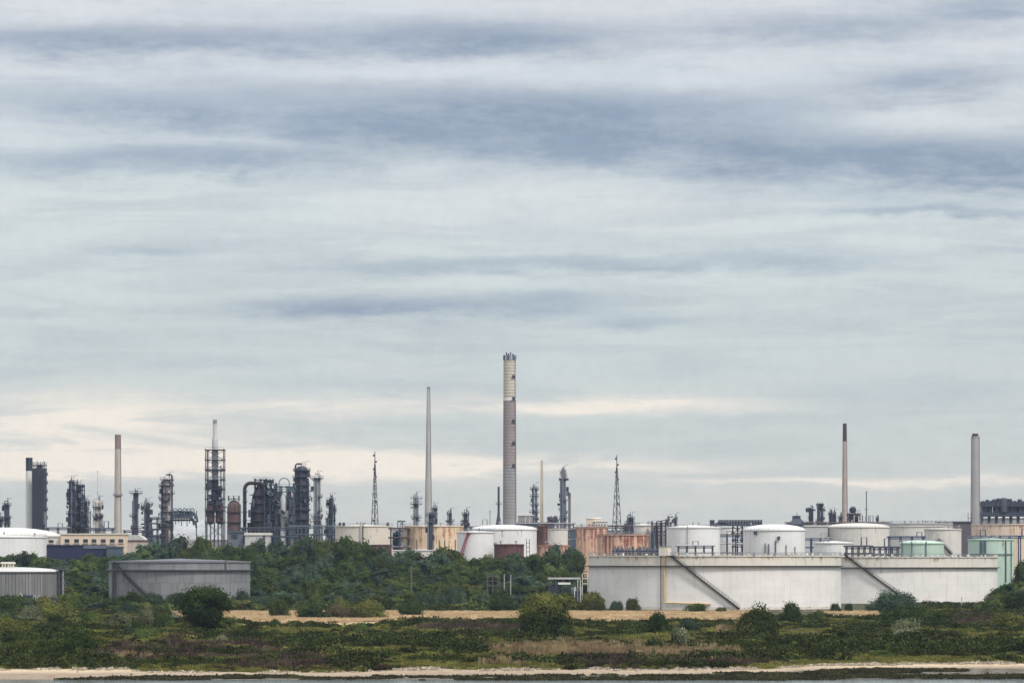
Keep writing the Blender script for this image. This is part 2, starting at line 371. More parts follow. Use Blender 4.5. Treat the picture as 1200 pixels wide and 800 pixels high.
# ------------------------------------------------------------------ mesh builder
class MB:
    def __init__(s): s.v = []; s.f = []
    def box(s, c, size, rz=0.0):
        b = len(s.v); ca, sa = math.cos(rz), math.sin(rz)
        for dz in (-.5, .5):
            for dx, dy in ((-.5, -.5), (.5, -.5), (.5, .5), (-.5, .5)):
                x, y = dx * size[0], dy * size[1]
                s.v.append((c[0] + x * ca - y * sa, c[1] + x * sa + y * ca, c[2] + dz * size[2]))
        for q in ((3, 2, 1, 0), (4, 5, 6, 7), (0, 1, 5, 4), (1, 2, 6, 5), (2, 3, 7, 6), (3, 0, 4, 7)):
            s.f.append(tuple(b + i for i in q))
        return s
    def lathe(s, prof, n=24, c=(0, 0), cap0=False, cap1=True):
        rings = []
        for (r, z) in prof:
            if r < 1e-4:
                rings.append([len(s.v)]); s.v.append((c[0], c[1], z)); continue
            rings.append(list(range(len(s.v), len(s.v) + n)))
            for i in range(n):
                a = 2 * math.pi * i / n
                s.v.append((c[0] + r * math.cos(a), c[1] + r * math.sin(a), z))
        for A, B in zip(rings, rings[1:]):
            for i in range(n):
                j = (i + 1) % n
                if len(A) == 1: s.f.append((A[0], B[j], B[i]))
                elif len(B) == 1: s.f.append((A[i], A[j], B[0]))
                else: s.f.append((A[i], A[j], B[j], B[i]))
        if cap1 and len(rings[-1]) > 1: s.f.append(tuple(rings[-1]))
        if cap0 and len(rings[0]) > 1: s.f.append(tuple(reversed(rings[0])))
        return s
    def tube(s, pts, r, n=6, closed=False):
        pts = [Vector(p) for p in pts]
        rr = r if isinstance(r, (list, tuple)) else [r] * len(pts)
        up = None; rings = []
        for i, p in enumerate(pts):
            t = (pts[min(i + 1, len(pts) - 1)] - pts[max(i - 1, 0)]).normalized()
            if up is None or abs(up.dot(t)) > 0.98:
                up = Vector((0, 0, 1)) if abs(t.z) < 0.9 else Vector((1, 0, 0))
            a = t.cross(up).normalized(); b = a.cross(t).normalized(); up = b
            rings.append(list(range(len(s.v), len(s.v) + n)))
            for k in range(n):
                th = 2 * math.pi * (k + .5) / n
                s.v.append(tuple(p + a * (rr[i] * math.cos(th)) + b * (rr[i] * math.sin(th))))
        for A, B in zip(rings, rings[1:]):
            for k in range(n):
                j = (k + 1) % n
                s.f.append((A[k], B[k], B[j], A[j]))
        s.f.append(tuple(rings[0])); s.f.append(tuple(reversed(rings[-1])))
        return s
    def beam(s, p, q, w): return s.tube([p, q], w * 0.7071, 4)
    def ring(s, r0, r1, z, th, a0=0.0, a1=2 * math.pi, n=20, c=(0, 0)):
        """flat annular deck, whole or part of the way round"""
        full = a1 - a0 > 2 * math.pi - 1e-3
        m = n if full else n + 1
        b = len(s.v)
        for i in range(m):
            a = a0 + (a1 - a0) * i / n
            ca, sa = math.cos(a), math.sin(a)
            for (r, zz) in ((r0, z), (r1, z), (r1, z + th), (r0, z + th)):
                s.v.append((c[0] + r * ca, c[1] + r * sa, zz))
        for i in range(n):
            A = b + 4 * i; B = b + 4 * ((i + 1) % m)
            for k in range(4):
                j = (k + 1) % 4
                s.f.append((A + k, B + k, B + j, A + j))
        if not full:
            s.f.append((b, b + 1, b + 2, b + 3)); e = b + 4 * n; s.f.append((e + 3, e + 2, e + 1, e))
        return s
    def mesh(s, name):
        m = bpy.data.meshes.new(name); m.from_pydata(s.v, [], s.f); m.update()
        m.polygons.foreach_set('use_smooth', [True] * len(m.polygons))
        m.set_sharp_from_angle(angle=0.6)
        return m
    def build(s, name, mat, parent=None, loc=(0, 0, 0), kind=None):
        return mk(name, s.mesh(name), mat, parent, loc, kind)
def mk(name, mesh, mat, parent=None, loc=(0, 0, 0), kind=None, rot=0.0, scale=None):
    if mat is not None and not mesh.materials: mesh.materials.append(mat)
    o = bpy.data.objects.new(name, mesh); COL.objects.link(o)
    o.location = loc; o.rotation_euler[2] = rot
    if scale is not None: o.scale = scale
    if parent is not None: o.parent = parent
    if kind: o['kind'] = kind
    return o
def tag(o, label, cat, group=None, kind=None):
    o['label'] = label; o['category'] = cat
    if group: o['group'] = group
    if kind: o['kind'] = kind
    elif 'kind' not in o: o['kind'] = 'thing'
    return o
def thing(name, loc, label, cat, group=None, rot=0.0):
    o = bpy.data.objects.new(name, None); COL.objects.link(o)
    o.location = loc; o.rotation_euler[2] = rot; o.empty_display_size = 0.5
    return tag(o, label, cat, group)
rng = random.Random(11)

# ================================================================== ground, beach, water
def terrain():
    us = np.concatenate([np.linspace(-0.8, -0.17, 24), np.linspace(-0.16, 0.16, 300), np.linspace(0.17, 0.8, 24)])
    ys = np.concatenate([np.arange(530, 625, 0.8), np.arange(625, 1250, 5.0), np.arange(1250, 2600, 30.0), np.geomspace(2700, 20000, 14)])
    UU, YY = np.meshgrid(us, ys); XX = UU * YY
    ZZ = ground(XX.ravel(), YY.ravel()).reshape(XX.shape)
    nx, ny = len(us), len(ys)
    V = np.stack([XX, YY, ZZ], -1).reshape(-1, 3)
    i = np.arange(nx * ny).reshape(ny, nx)
    Fq = np.stack([i[:-1, :-1], i[:-1, 1:], i[1:, 1:], i[1:, :-1]], -1).reshape(-1, 4)
    m = bpy.data.meshes.new('ground'); m.from_pydata(V.tolist(), [], Fq.tolist()); m.update()
    m.polygons.foreach_set('use_smooth', [True] * len(m.polygons))
    x, y = V[:, 0], V[:, 1]
    px, py, bt, bb = beach(x, y, V[:, 2])
    n1 = (fbm(x / 6.0, y / 3.0, 21) - 0.5)
    n2 = (fbm(x / 25.0, y / 12.0, 31) - 0.5)
    sand = np.clip((py - bt) / .5, 0, 1) * np.clip((bb - py) / .5, 0, 1)
    front = field_front(px, x, y)
    rear = 715.5
    field = np.clip((front - py) / 1.6, 0, 1) * np.clip((py - rear) / 0.6, 0, 1) * (px > 60)
    field = np.maximum(field, np.clip(1 - np.hypot((px - 85) / 14, (py - 727) / 3.0), 0, 1) * 1.5).clip(0, 1)
    for nm, a in (('sand', sand), ('field', field), ('weed', np.clip((py - bb) / .5, 0, 1)), ('bright', np.interp(px, [0, 140, 170, 460, 620, 940, 980, 1200], [1, 1, .25, .3, .3, .45, .85, .9]) * np.clip((bt + 6 - py) / 4, 0, 1))):
        at = m.attributes.new(nm, 'FLOAT', 'POINT'); at.data.foreach_set('value', a.astype(np.float32))
    mat, N, out = newmat('ground')
    A = lambda k: N.node('ShaderNodeAttribute', attribute_name=k).outputs['Fac']
    pos = N.node('ShaderNodeNewGeometry').outputs['Position']
    big = N.noise(N.vec('MULTIPLY', pos, (0.03, 0.012, 0.1)), 1.0, 5, 0.6)
    mid = N.noise(pos, 0.5, 5, 0.65); fine = N.noise(pos, 2.2, 4, 0.7)
    c = N.mix(N.range(big, 0.35, 0.65), (0.060, 0.062, 0.024), (0.075, 0.055, 0.036))
    c = N.mix(N.range(mid, 0.4, 0.7), c, (0.030, 0.034, 0.016))
    dry = N.mix(N.range(mid, 0.3, 0.7), (0.52, 0.39, 0.235), (0.41, 0.30, 0.175))
    dry = N.mix(N.range(fine, 0.45, 0.8, 0, 0.5), dry, (0.26, 0.19, 0.105))
    c = N.mix(A('field'), c, dry)
    sd_ = N.mix(N.range(mid, 0.3, 0.7), (0.33, 0.255, 0.175), (0.21, 0.165, 0.12))
    sd_ = N.mix(N.math('MULTIPLY', A('bright'), N.range(mid, 0.2, 0.6, 0.6, 1.0)), sd_, (0.55, 0.44, 0.295))
    sd_ = N.mix(N.range(fine, 0.55, 0.75, 0, 0.7), sd_, (0.16, 0.12, 0.085))
    c = N.mix(A('sand'), c, sd_)
    wd = N.mix(N.range(mid, 0.35, 0.65), (0.060, 0.055, 0.036), (0.17, 0.15, 0.125))
    c = N.mix(A('weed'), c, wd)
    principled(N, out, c, 0.95, bump=mid, bstr=0.4, spec=0.15)
    o = mk('ground', m, mat, kind='structure')
    tag(o, 'low coastal ground with marsh, tan dry grass field and sandy shore', 'ground')
    return o
GROUND = terrain()

def water():
    mat, N, out = newmat('water')
    pos = N.node('ShaderNodeNewGeometry').outputs['Position']
    h = N.math('ADD', N.noise(N.vec('MULTIPLY', pos, (0.4, 1.0, 1.0)), 0.8, 4, 0.6), N.math('MULTIPLY', N.noise(pos, 0.12, 3), 1.5))
    principled(N, out, (0.09, 0.10, 0.10), 0.12, bump=h, bstr=0.12)
    b = MB(); b.v = [(-9000, -9000, 0), (9000, -9000, 0), (9000, 620, 0), (-9000, 620, 0)]; b.f = [(0, 1, 2, 3)]
    o = b.build('water', mat, kind='structure')
    tag(o, 'grey tidal water along the bottom edge', 'water')
water()

# ------------------------------------------------------------------ leaf meshes
_ICO = None
def ico():
    global _ICO
    if _ICO is None:
        import bmesh
        bm = bmesh.new(); bmesh.ops.create_icosphere(bm, subdivisions=2, radius=1.0)
        _ICO = (np.array([v.co[:] for v in bm.verts]), np.array([[v.index for v in f.verts] for f in bm.faces])); bm.free()
    return _ICO
def quads(name, P, A, B, tint, mat, cores=None):
    """one small four-sided leaf at each P spanned by A and B; cores: (centre, radius) of closed filler blobs of lower tint inside the leaves"""
    n = len(P)
    if cores is not None:
        iv, fi = ico(); g = np.random.default_rng(n); VV = []; FF = []
        for c, r in zip(*cores):
            VV.append(c + iv * r * (1 + .28 * g.normal(size=(len(iv), 1)))); FF.append(fi + len(iv) * (len(VV) - 1))
        CV = np.concatenate(VV); CF = np.concatenate(FF)
        Q = np.empty((n, 4, 3)); Q[:, 0] = P - A * .5 - B * .5; Q[:, 1] = P + A * .5 - B * .4; Q[:, 2] = P + A * .35 + B * .5; Q[:, 3] = P - A * .5 + B * .4
        V = np.concatenate([Q.reshape(-1, 3), CV]); nt = len(CF)
        li = np.concatenate([np.arange(4 * n), (CF + 4 * n).ravel()])
        m = bpy.data.meshes.new(name); m.vertices.add(len(V)); m.vertices.foreach_set('co', V.astype(np.float32).ravel())
        m.loops.add(len(li)); m.loops.foreach_set('vertex_index', li.astype(np.int32))
        m.polygons.add(n + nt); m.polygons.foreach_set('loop_start', np.concatenate([np.arange(0, 4 * n, 4), 4 * n + np.arange(0, 3 * nt, 3)]).astype(np.int32))
        m.update(calc_edges=True)
        at = m.attributes.new('tint', 'FLOAT', 'FACE'); at.data.foreach_set('value', np.concatenate([np.asarray(tint), g.uniform(.2, .5, nt)]).astype(np.float32))
        if mat: m.materials.append(mat)
        return m
    V = np.empty((n, 4, 3)); V[:, 0] = P - A * .5 - B * .5; V[:, 1] = P + A * .5 - B * .4; V[:, 2] = P + A * .35 + B * .5; V[:, 3] = P - A * .5 + B * .4
    m = bpy.data.meshes.new(name)
    m.vertices.add(4 * n); m.vertices.foreach_set('co', V.astype(np.float32).ravel())
    m.loops.add(4 * n); m.loops.foreach_set('vertex_index', np.arange(4 * n, dtype=np.int32))
    m.polygons.add(n); m.polygons.foreach_set('loop_start', np.arange(0, 4 * n, 4, dtype=np.int32))
    try: m.polygons.foreach_set('loop_total', np.full(n, 4, dtype=np.int32))
    except Exception: pass
    m.update(calc_edges=True)
    at = m.attributes.new('tint', 'FLOAT', 'FACE'); at.data.foreach_set('value', np.asarray(tint, np.float32))
    if mat: m.materials.append(mat)
    return m
def unit(v): return v / np.maximum(np.linalg.norm(v, axis=-1, keepdims=True), 1e-6)
def crown_arrays(seed, nl=26, per=70, leaf=0.085, dome=False, flat=1.0, core=.66):
    """leaves round many lobes that fill an uneven crown of radius 1; a dome sits on the ground"""
    g = np.random.default_rng(seed)
    d = unit(g.normal(size=(nl, 3)))
    if dome: d[:, 2] = np.abs(d[:, 2])
    rad = g.uniform(0.42, 0.82, nl)[:, None]
    cen = d * rad * np.array([1, 1, 0.85 * flat])
    cen[:, 2] += 0.0 if dome else 0.95
    if not dome:                                   # fuller at the shoulder, drawn in below
        low = np.clip((0.95 - cen[:, 2]) / 0.8, 0, 1)[:, None]
        cen[:, :2] *= 1 - 0.35 * low[:, :1]
    lr = g.uniform(0.22, 0.46, nl)
    P = []; Nn = []; T = []
    for c, r in zip(cen, lr):
        k = int(per * (r / 0.3) ** 2)
        q = unit(g.normal(size=(k, 3)))
        rr = r * g.choice([1.0, 1.0, 1.15], k)[:, None] * g.uniform(0.70, 1.14, k)[:, None]
        p = c + q * rr * np.array([1, 1, 0.85])
        P.append(p); Nn.append(unit(q + np.array([0, 0, .25]) + g.normal(size=(k, 3)) * 0.38)); T.append(np.clip(g.normal(0.5, 0.2, k) + g.uniform(-.2, .2), 0, 1))
    P = np.concatenate(P); Nn = np.concatenate(Nn); T = np.concatenate(T)
    ki = int(len(P) * 0.18)                        # inner leaves close the middle
    qi = unit(g.normal(size=(ki, 3))) * g.uniform(0.05, 0.6, ki)[:, None]
    if dome: qi[:, 2] = np.abs(qi[:, 2])
    pi = qi * np.array([1, 1, 0.8]) + np.array([0, 0, 0.0 if dome else 0.9])
    P = np.concatenate([P, pi]); Nn = np.concatenate([Nn, unit(g.normal(size=(ki, 3)))]); T = np.concatenate([T, g.uniform(0.1, .6, ki)])
    keep = P[:, 2] > (0.0 if dome else 0.12)
    P, Nn, T = P[keep], Nn[keep], T[keep]
    n = len(P)
    sc = np.array([1, 1, (1.06 if dome else 1.90) / np.quantile(P[:, 2], .995)])
    sc[:2] /= np.quantile(np.hypot(P[:, 0], P[:, 1]), .97)
    P = P * sc
    ck = cen[:, 2] > .1
    cores = ((cen * sc)[ck], (lr * core * (sc[0] + sc[2]) / 2)[ck])
    a = unit(np.cross(Nn, g.normal(size=(n, 3)))); b = np.cross(Nn, a)
    sz = leaf * g.uniform(0.7, 1.5, n)[:, None]
    if len(P) > ki: sz[-ki:] *= 1.6
    return P, a * sz, b * sz * g.uniform(0.6, 1.0, n)[:, None], T, cores
_crowns = {}
def crown(kind, var, mat):
    k = (kind, var, mat.name)
    if k not in _crowns:
        if kind == 'tree': arr = crown_arrays(100 + var, 24, 95, 0.078)
        elif kind == 'bigtree': arr = crown_arrays(200 + var, 64, 190, 0.050, core=.5)
        elif kind == 'bigbush': arr = crown_arrays(500 + var, 48, 170, 0.055, dome=True, core=.5)
        elif kind == 'bush': arr = crown_arrays(300 + var, 24, 130, 0.075, dome=True, core=.55)
        elif kind == 'blossom':
            P, A, B, T, _ = crown_arrays(300 + var, 22, 22, 0.06, dome=True); P = P * 1.03; q = P[:, 2] > .3; arr = (P[q], A[q], B[q], T[q])
        _crowns[k] = quads(kind + '_crown', *arr[:4], mat, arr[4] if len(arr) > 4 else None)
    return _crowns[k]
_trunks = {}
def trunk_mesh(var):
    if var not in _trunks:
        g = random.Random(40 + var); b = MB()
        b.tube([(0, 0, -0.1), (g.uniform(-.03, .03), g.uniform(-.03, .03), 0.4), (g.uniform(-.06, .06), g.uniform(-.06, .06), 1.0), (g.uniform(-.1, .1), g.uniform(-.1, .1), 1.5)], [0.085, 0.06, 0.04, 0.012], 7)
        for k in range(5):
            a = k * 1.3 + g.uniform(0, .5); z = g.uniform(.35, .8)
            b.tube([(0, 0, z), (math.cos(a) * .3, math.sin(a) * .3, z + .28), (math.cos(a) * .62, math.sin(a) * .62, z + .6)], [0.035, 0.025, 0.008], 5)
        _trunks[var] = b.mesh('trunk')
    return _trunks[var]
BUSH_N = [0]
def bush(px, base, w, top, mat, label, group=None, big=False, blossom=False, depth=1.0, name='bush', Y=None):
    Y = Y or Yof(px, base); x = X(px, Y); z = gz(x, Y); s = S(Y)
    h = max(Z(top, Y) - z, 0.6); r = w * s / 2
    BUSH_N[0] += 1; v = BUSH_N[0]
    o = thing(name, (x, Y, z - 0.05), label, 'bush', group, rot=v * 1.7)
    k = 1 / 1.08
    mk('foliage', crown('bigbush' if big else 'bush', v % (3 if big else 5), mat), mat, o, scale=(r * k, r * k * depth, h / 1.06))
    mk('stem', trunk_mesh(v % 3), BARK, o, scale=(r * .8, r * .8, h * .5))
    if blossom: mk('blossom', crown('blossom', v % 5, FLOWER), FLOWER, o, scale=(r * k, r * k * depth, h / 1.04))
    return o
def tree(px, base, w, top, mat, label, group=None, kind='tree', Y=None, var=None, skirt=1.0):
    Y = Y or Yof(px, base); x = X(px, Y); z = gz(x, Y); s = S(Y)
    h = Z(top, Y) - z; r = w * s / 2
    BUSH_N[0] += 1; v = BUSH_N[0] if var is None else var
    o = thing('tree', (x, Y, z - 0.05), label, 'tree', group, rot=v * 2.1)
    mk('crown', crown(kind, v % (2 if kind == 'bigtree' else 6), mat), mat, o, scale=(r / 1.03, r / 1.03, h / 1.90))
    mk('trunk', trunk_mesh(v % 3), BARK, o, scale=(r * .8, r * .8, h / 1.9))
    return o

# ------------------------------------------------------------------ ground cover (geometry nodes: nobody could count it)
def tuft(seed, n, spread, h, leaf, up, lean=0.3):
    g = np.random.default_rng(seed)
    a = g.uniform(0, 2 * math.pi, n); r = np.sqrt(g.uniform(0, 1, n)) * spread
    zc = g.uniform(0.05, 1, n) * h * np.sqrt(np.clip(1 - (r / spread) ** 2 * .8, 0.05, 1))
    P = np.stack([r * np.cos(a), r * np.sin(a), zc], -1)
    if up:                                           # blades
        d = unit(np.stack([g.normal(0, lean, n), g.normal(0, lean, n), np.ones(n)], -1))
        hh = h * g.uniform(.5, 1.1, n)[:, None]
        P[:, 2] = 0; B = d * hh; P = P + B * .5
        A = unit(np.cross(d, g.normal(size=(n, 3)))) * leaf * g.uniform(.6, 1.4, n)[:, None]
    else:
        Nn = unit(g.normal(size=(n, 3)) + np.array([0, 0, .7]))
        A = unit(np.cross(Nn, g.normal(size=(n, 3)))); B = np.cross(Nn, A)
        sz = leaf * g.uniform(.6, 1.4, n)[:, None]; A = A * sz; B = B * sz
    return P, A, B, g.uniform(0, 1, n)
def scatter(name, label, pts, templates, mat, seed, lo=0.6, hi=1.4, scl=None):
    g = np.random.default_rng(seed)
    col = bpy.data.collections.new(name + '_source')
    for k, arr in enumerate(templates):
        col.objects.link(bpy.data.objects.new(name + '_clump', quads(name + '_clump', *arr, mat)))
    m = bpy.data.meshes.new(name); n = len(pts)
    m.vertices.add(n); m.vertices.foreach_set('co', np.asarray(pts, np.float32).ravel())
    rot = np.zeros((n, 3), np.float32); rot[:, 2] = g.uniform(0, 6.28, n)
    sc = g.uniform(lo, hi, n) * (1 if scl is None else scl)
    sc3 = np.stack([sc, sc, sc * g.uniform(.8, 1.2, n)], -1).astype(np.float32)
    m.attributes.new('rot', 'FLOAT_VECTOR', 'POINT').data.foreach_set('vector', rot.ravel())
    m.attributes.new('scl', 'FLOAT_VECTOR', 'POINT').data.foreach_set('vector', sc3.ravel())
    m.attributes.new('idx', 'INT', 'POINT').data.foreach_set('value', g.integers(0, len(templates), n).astype(np.int32))
    m.update()
    o = mk(name, m, mat); tag(o, label, 'vegetation', kind='stuff')
    ng = bpy.data.node_groups.new(name, 'GeometryNodeTree')
    ng.interface.new_socket('Geometry', in_out='INPUT', socket_type='NodeSocketGeometry')
    ng.interface.new_socket('Geometry', in_out='OUTPUT', socket_type='NodeSocketGeometry')
    gi = ng.nodes.new('NodeGroupInput'); go = ng.nodes.new('NodeGroupOutput')
    ci = ng.nodes.new('GeometryNodeCollectionInfo'); ci.inputs['Collection'].default_value = col
    ci.inputs['Separate Children'].default_value = True; ci.inputs['Reset Children'].default_value = True
    ip = ng.nodes.new('GeometryNodeInstanceOnPoints'); ip.inputs['Pick Instance'].default_value = True
    def attr(nm, ty):
        a = ng.nodes.new('GeometryNodeInputNamedAttribute'); a.data_type = ty; a.inputs[0].default_value = nm
        return a.outputs['Attribute']
    ng.links.new(gi.outputs[0], ip.inputs['Points']); ng.links.new(ci.outputs[0], ip.inputs['Instance'])
    ng.links.new(attr('idx', 'INT'), ip.inputs['Instance Index'])
    ng.links.new(attr('rot', 'FLOAT_VECTOR'), ip.inputs['Rotation']); ng.links.new(attr('scl', 'FLOAT_VECTOR'), ip.inputs['Scale'])
    ng.links.new(ip.outputs[0], go.inputs[0])
    md = o.modifiers.new('scatter', 'NODES'); md.node_group = ng
    return o

def marsh():
    g = np.random.default_rng(77)
    n = 210000
    # even spread over the wedge of marsh the picture looks across, a little wider than the frame
    Y = np.sqrt(g.uniform(574 ** 2, 1340 ** 2, n)); x = g.uniform(-0.165, 0.165, n) * Y
    zz = ground(x, Y); px = x / Y * F + 600; py = HOR + F * (EYE - zz) / Y
    _, _, bt, _ = beach(x, Y, zz)
    keep = (py < bt + .4) & ((Y < 1010) | (((px < 195) | (px > 1034)) & (Y < 1170)) | (px > 1034))
    front = field_front(px, x, Y)
    keep &= (py > front - 1.0) | (px < 195) | (px > 1034)
    P = np.stack([x, Y, zz], -1)[keep]; px = px[keep]; py = py[keep]; x = x[keep]; Y = Y[keep]
    st = fbm(x / 26.0, Y / 9.0, 51, 4) + (fbm(x / 9.0, Y / 5.0, 61, 3) - .5) * .35   # streaky patches
    st2 = fbm(x / 40.0, Y / 14.0, 71, 4)
    def patch(cx, cy, hx, hy): return np.exp(-((px - cx) / hx) ** 2 - ((py - cy) / hy) ** 2)
    purple = patch(230, 763, 110, 7) + patch(330, 778, 70, 7) * 1.3 + patch(715, 775, 55, 8) * 1.4 + patch(160, 770, 60, 6) * .7 + patch(550, 736, 60, 4) + patch(1150, 728, 60, 7) * .9 + patch(860, 778, 90, 3) + patch(600, 738, 30, 4) + patch(90, 778, 120, 3) * .4
    reed = patch(650, 764, 60, 6) + patch(800, 770, 60, 7) * .7 + patch(715, 762, 60, 5) * .6 + patch(140, 772, 40, 3) * .6 + patch(870, 740, 30, 5) * .6 + patch(585, 778, 40, 4) * .4
    grass = patch(500, 779, 80, 4) * 1.2 + patch(620, 778, 50, 5) * .8 + patch(1060, 775, 190, 4) * 1.3 + patch(200, 752, 120, 4) + patch(420, 742, 90, 6) * .7 + patch(800, 752, 80, 6) * .5 + patch(1000, 738, 90, 7) * .6 + patch(850, 779, 120, 3) * .7
    dark = patch(1080, 762, 190, 9) * 1.2 + patch(900, 758, 120, 7) * .8 + patch(640, 758, 120, 4) * .7 + patch(330, 752, 120, 5) * .6 + patch(60, 765, 90, 14) * .8 + patch(90, 780, 140, 2.5) + patch(200, 775, 60, 4) * .6 + patch(440, 755, 110, 4) * .5
    u = g.uniform(0, 1, len(P))
    typ = np.where(st + st2 * .4 > 0.69, 1, 0)                      # 0 green scrub, 1 grass, 2 dark scrub, 3 purple heath, 4 reed
    typ = np.where(st < 0.40, 2, typ)
    typ = np.where((st2 < 0.30) & (u < .3), 3, typ)
    typ = np.where(dark * (0.6 + st2) > u * .8 + .12, 2, typ)
    typ = np.where(grass * (0.5 + st) > u * .8 + .12, 1, typ)
    typ = np.where(purple * (0.5 + st) > u * 1.0 + .25, 3, typ)
    typ = np.where(reed * (0.5 + st) > u * .9 + .1, 4, typ)
    tall = 0.65 + 1.1 * np.clip((fbm(x / 14.0, Y / 6.0, 91, 3) - .35) * 2, 0, 1)
    spec = [('scrub', 'low olive scrub covering the marsh behind the beach', L_SCRUB, [tuft(k, 90, 0.85, 0.60, 0.17, False) for k in (1, 2, 3)], .6, 1.3, 0),
            ('marsh_grass', 'olive green grass in strips across the marsh', L_GRASS, [tuft(k, 60, 0.85, 0.50, 0.10, True, .35) for k in (4, 5, 6)], .6, 1.2, 1),
            ('dark_scrub', 'dark green thicket in bands across the marsh', L_THICKET, [tuft(k, 110, 0.95, 0.95, 0.19, False) for k in (7, 8, 9)], .6, 1.4, 2),
            ('heather', 'purple brown heather in patches near the beach', L_HEATH, [tuft(k, 80, 0.85, 0.80, 0.10, True, .4) for k in (10, 11, 12)], .6, 1.4, 3),
            ('reeds', 'straw coloured dry reeds standing behind the beach', L_REED, [tuft(k, 40, 0.7, 1.4, 0.08, True, .14) for k in (13, 14, 15)], .6, 1.2, 4)]
    for nm, lab, mat, tp, lo, hi, k in spec:
        q = typ == k
        keepq = q if k != 1 else q
        scatter(nm, lab, P[keepq], tp, mat, 5 + k, lo, hi, tall[keepq] if k in (0, 2, 3) else None)
marsh()

def dry_grass():
    g = np.random.default_rng(15); n = 60000
    Y = np.sqrt(g.uniform(930 ** 2, 1200 ** 2, n)); x = g.uniform(-0.10, 0.11, n) * Y; zz = ground(x, Y)
    px = x / Y * F + 600; py = HOR + F * (EYE - zz) / Y
    front = field_front(px, x, Y)
    q = (py < front + 2.0) & (py > 715.5) & (px > 195) & (fbm(x / 12.0, Y / 10.0, 33) > g.uniform(.2, .75, n))
    P = np.stack([x, Y, zz], -1)[q]
    scatter('dry_grass', 'dry straw coloured grass on the tan field', P, [tuft(k, 30, 0.8, 0.42, 0.09, True, .5) for k in (51, 52, 53)], L_STRAW, 25, .5, 1.2)
dry_grass()

def seaweed():
    g = np.random.default_rng(5)
    n = 60000
    Y = g.uniform(566, 625, n); x = g.uniform(-0.16, 0.16, n) * Y; zz = ground(x, Y)
    px, py, bt, bb = beach(x, Y, zz)
    q = (py > bb - .3) & (zz > -.05) & (fbm(x / 14.0, Y / 4.5, 44) > 0.49)
    P = np.stack([x, Y, zz], -1)[q]
    scatter('sea_weed', 'dark wet weed lying along the water line', P, [tuft(k, 26, 0.5, 0.24, 0.17, False) for k in (21, 22, 23)], L_WEED, 9)
    q = (np.abs(py - bt - .8) < 1.0) & (np.interp(px, [0, 140, 160, 460, 480, 620, 640, 940, 960, 1200], [.5, .5, .05, .05, .9, .9, .2, .3, 1, 1]) * (fbm(x / 9.0, Y / 9.0, 46) > .42) > g.uniform(0, 1, n))
    P = np.stack([x, Y, zz], -1)[q]
    scatter('shell_bank', 'pale shells heaped along the top of the beach', P, [tuft(k, 26, 0.5, 0.24, 0.17, False) for k in (31, 32)], SHELLS, 19)
seaweed()
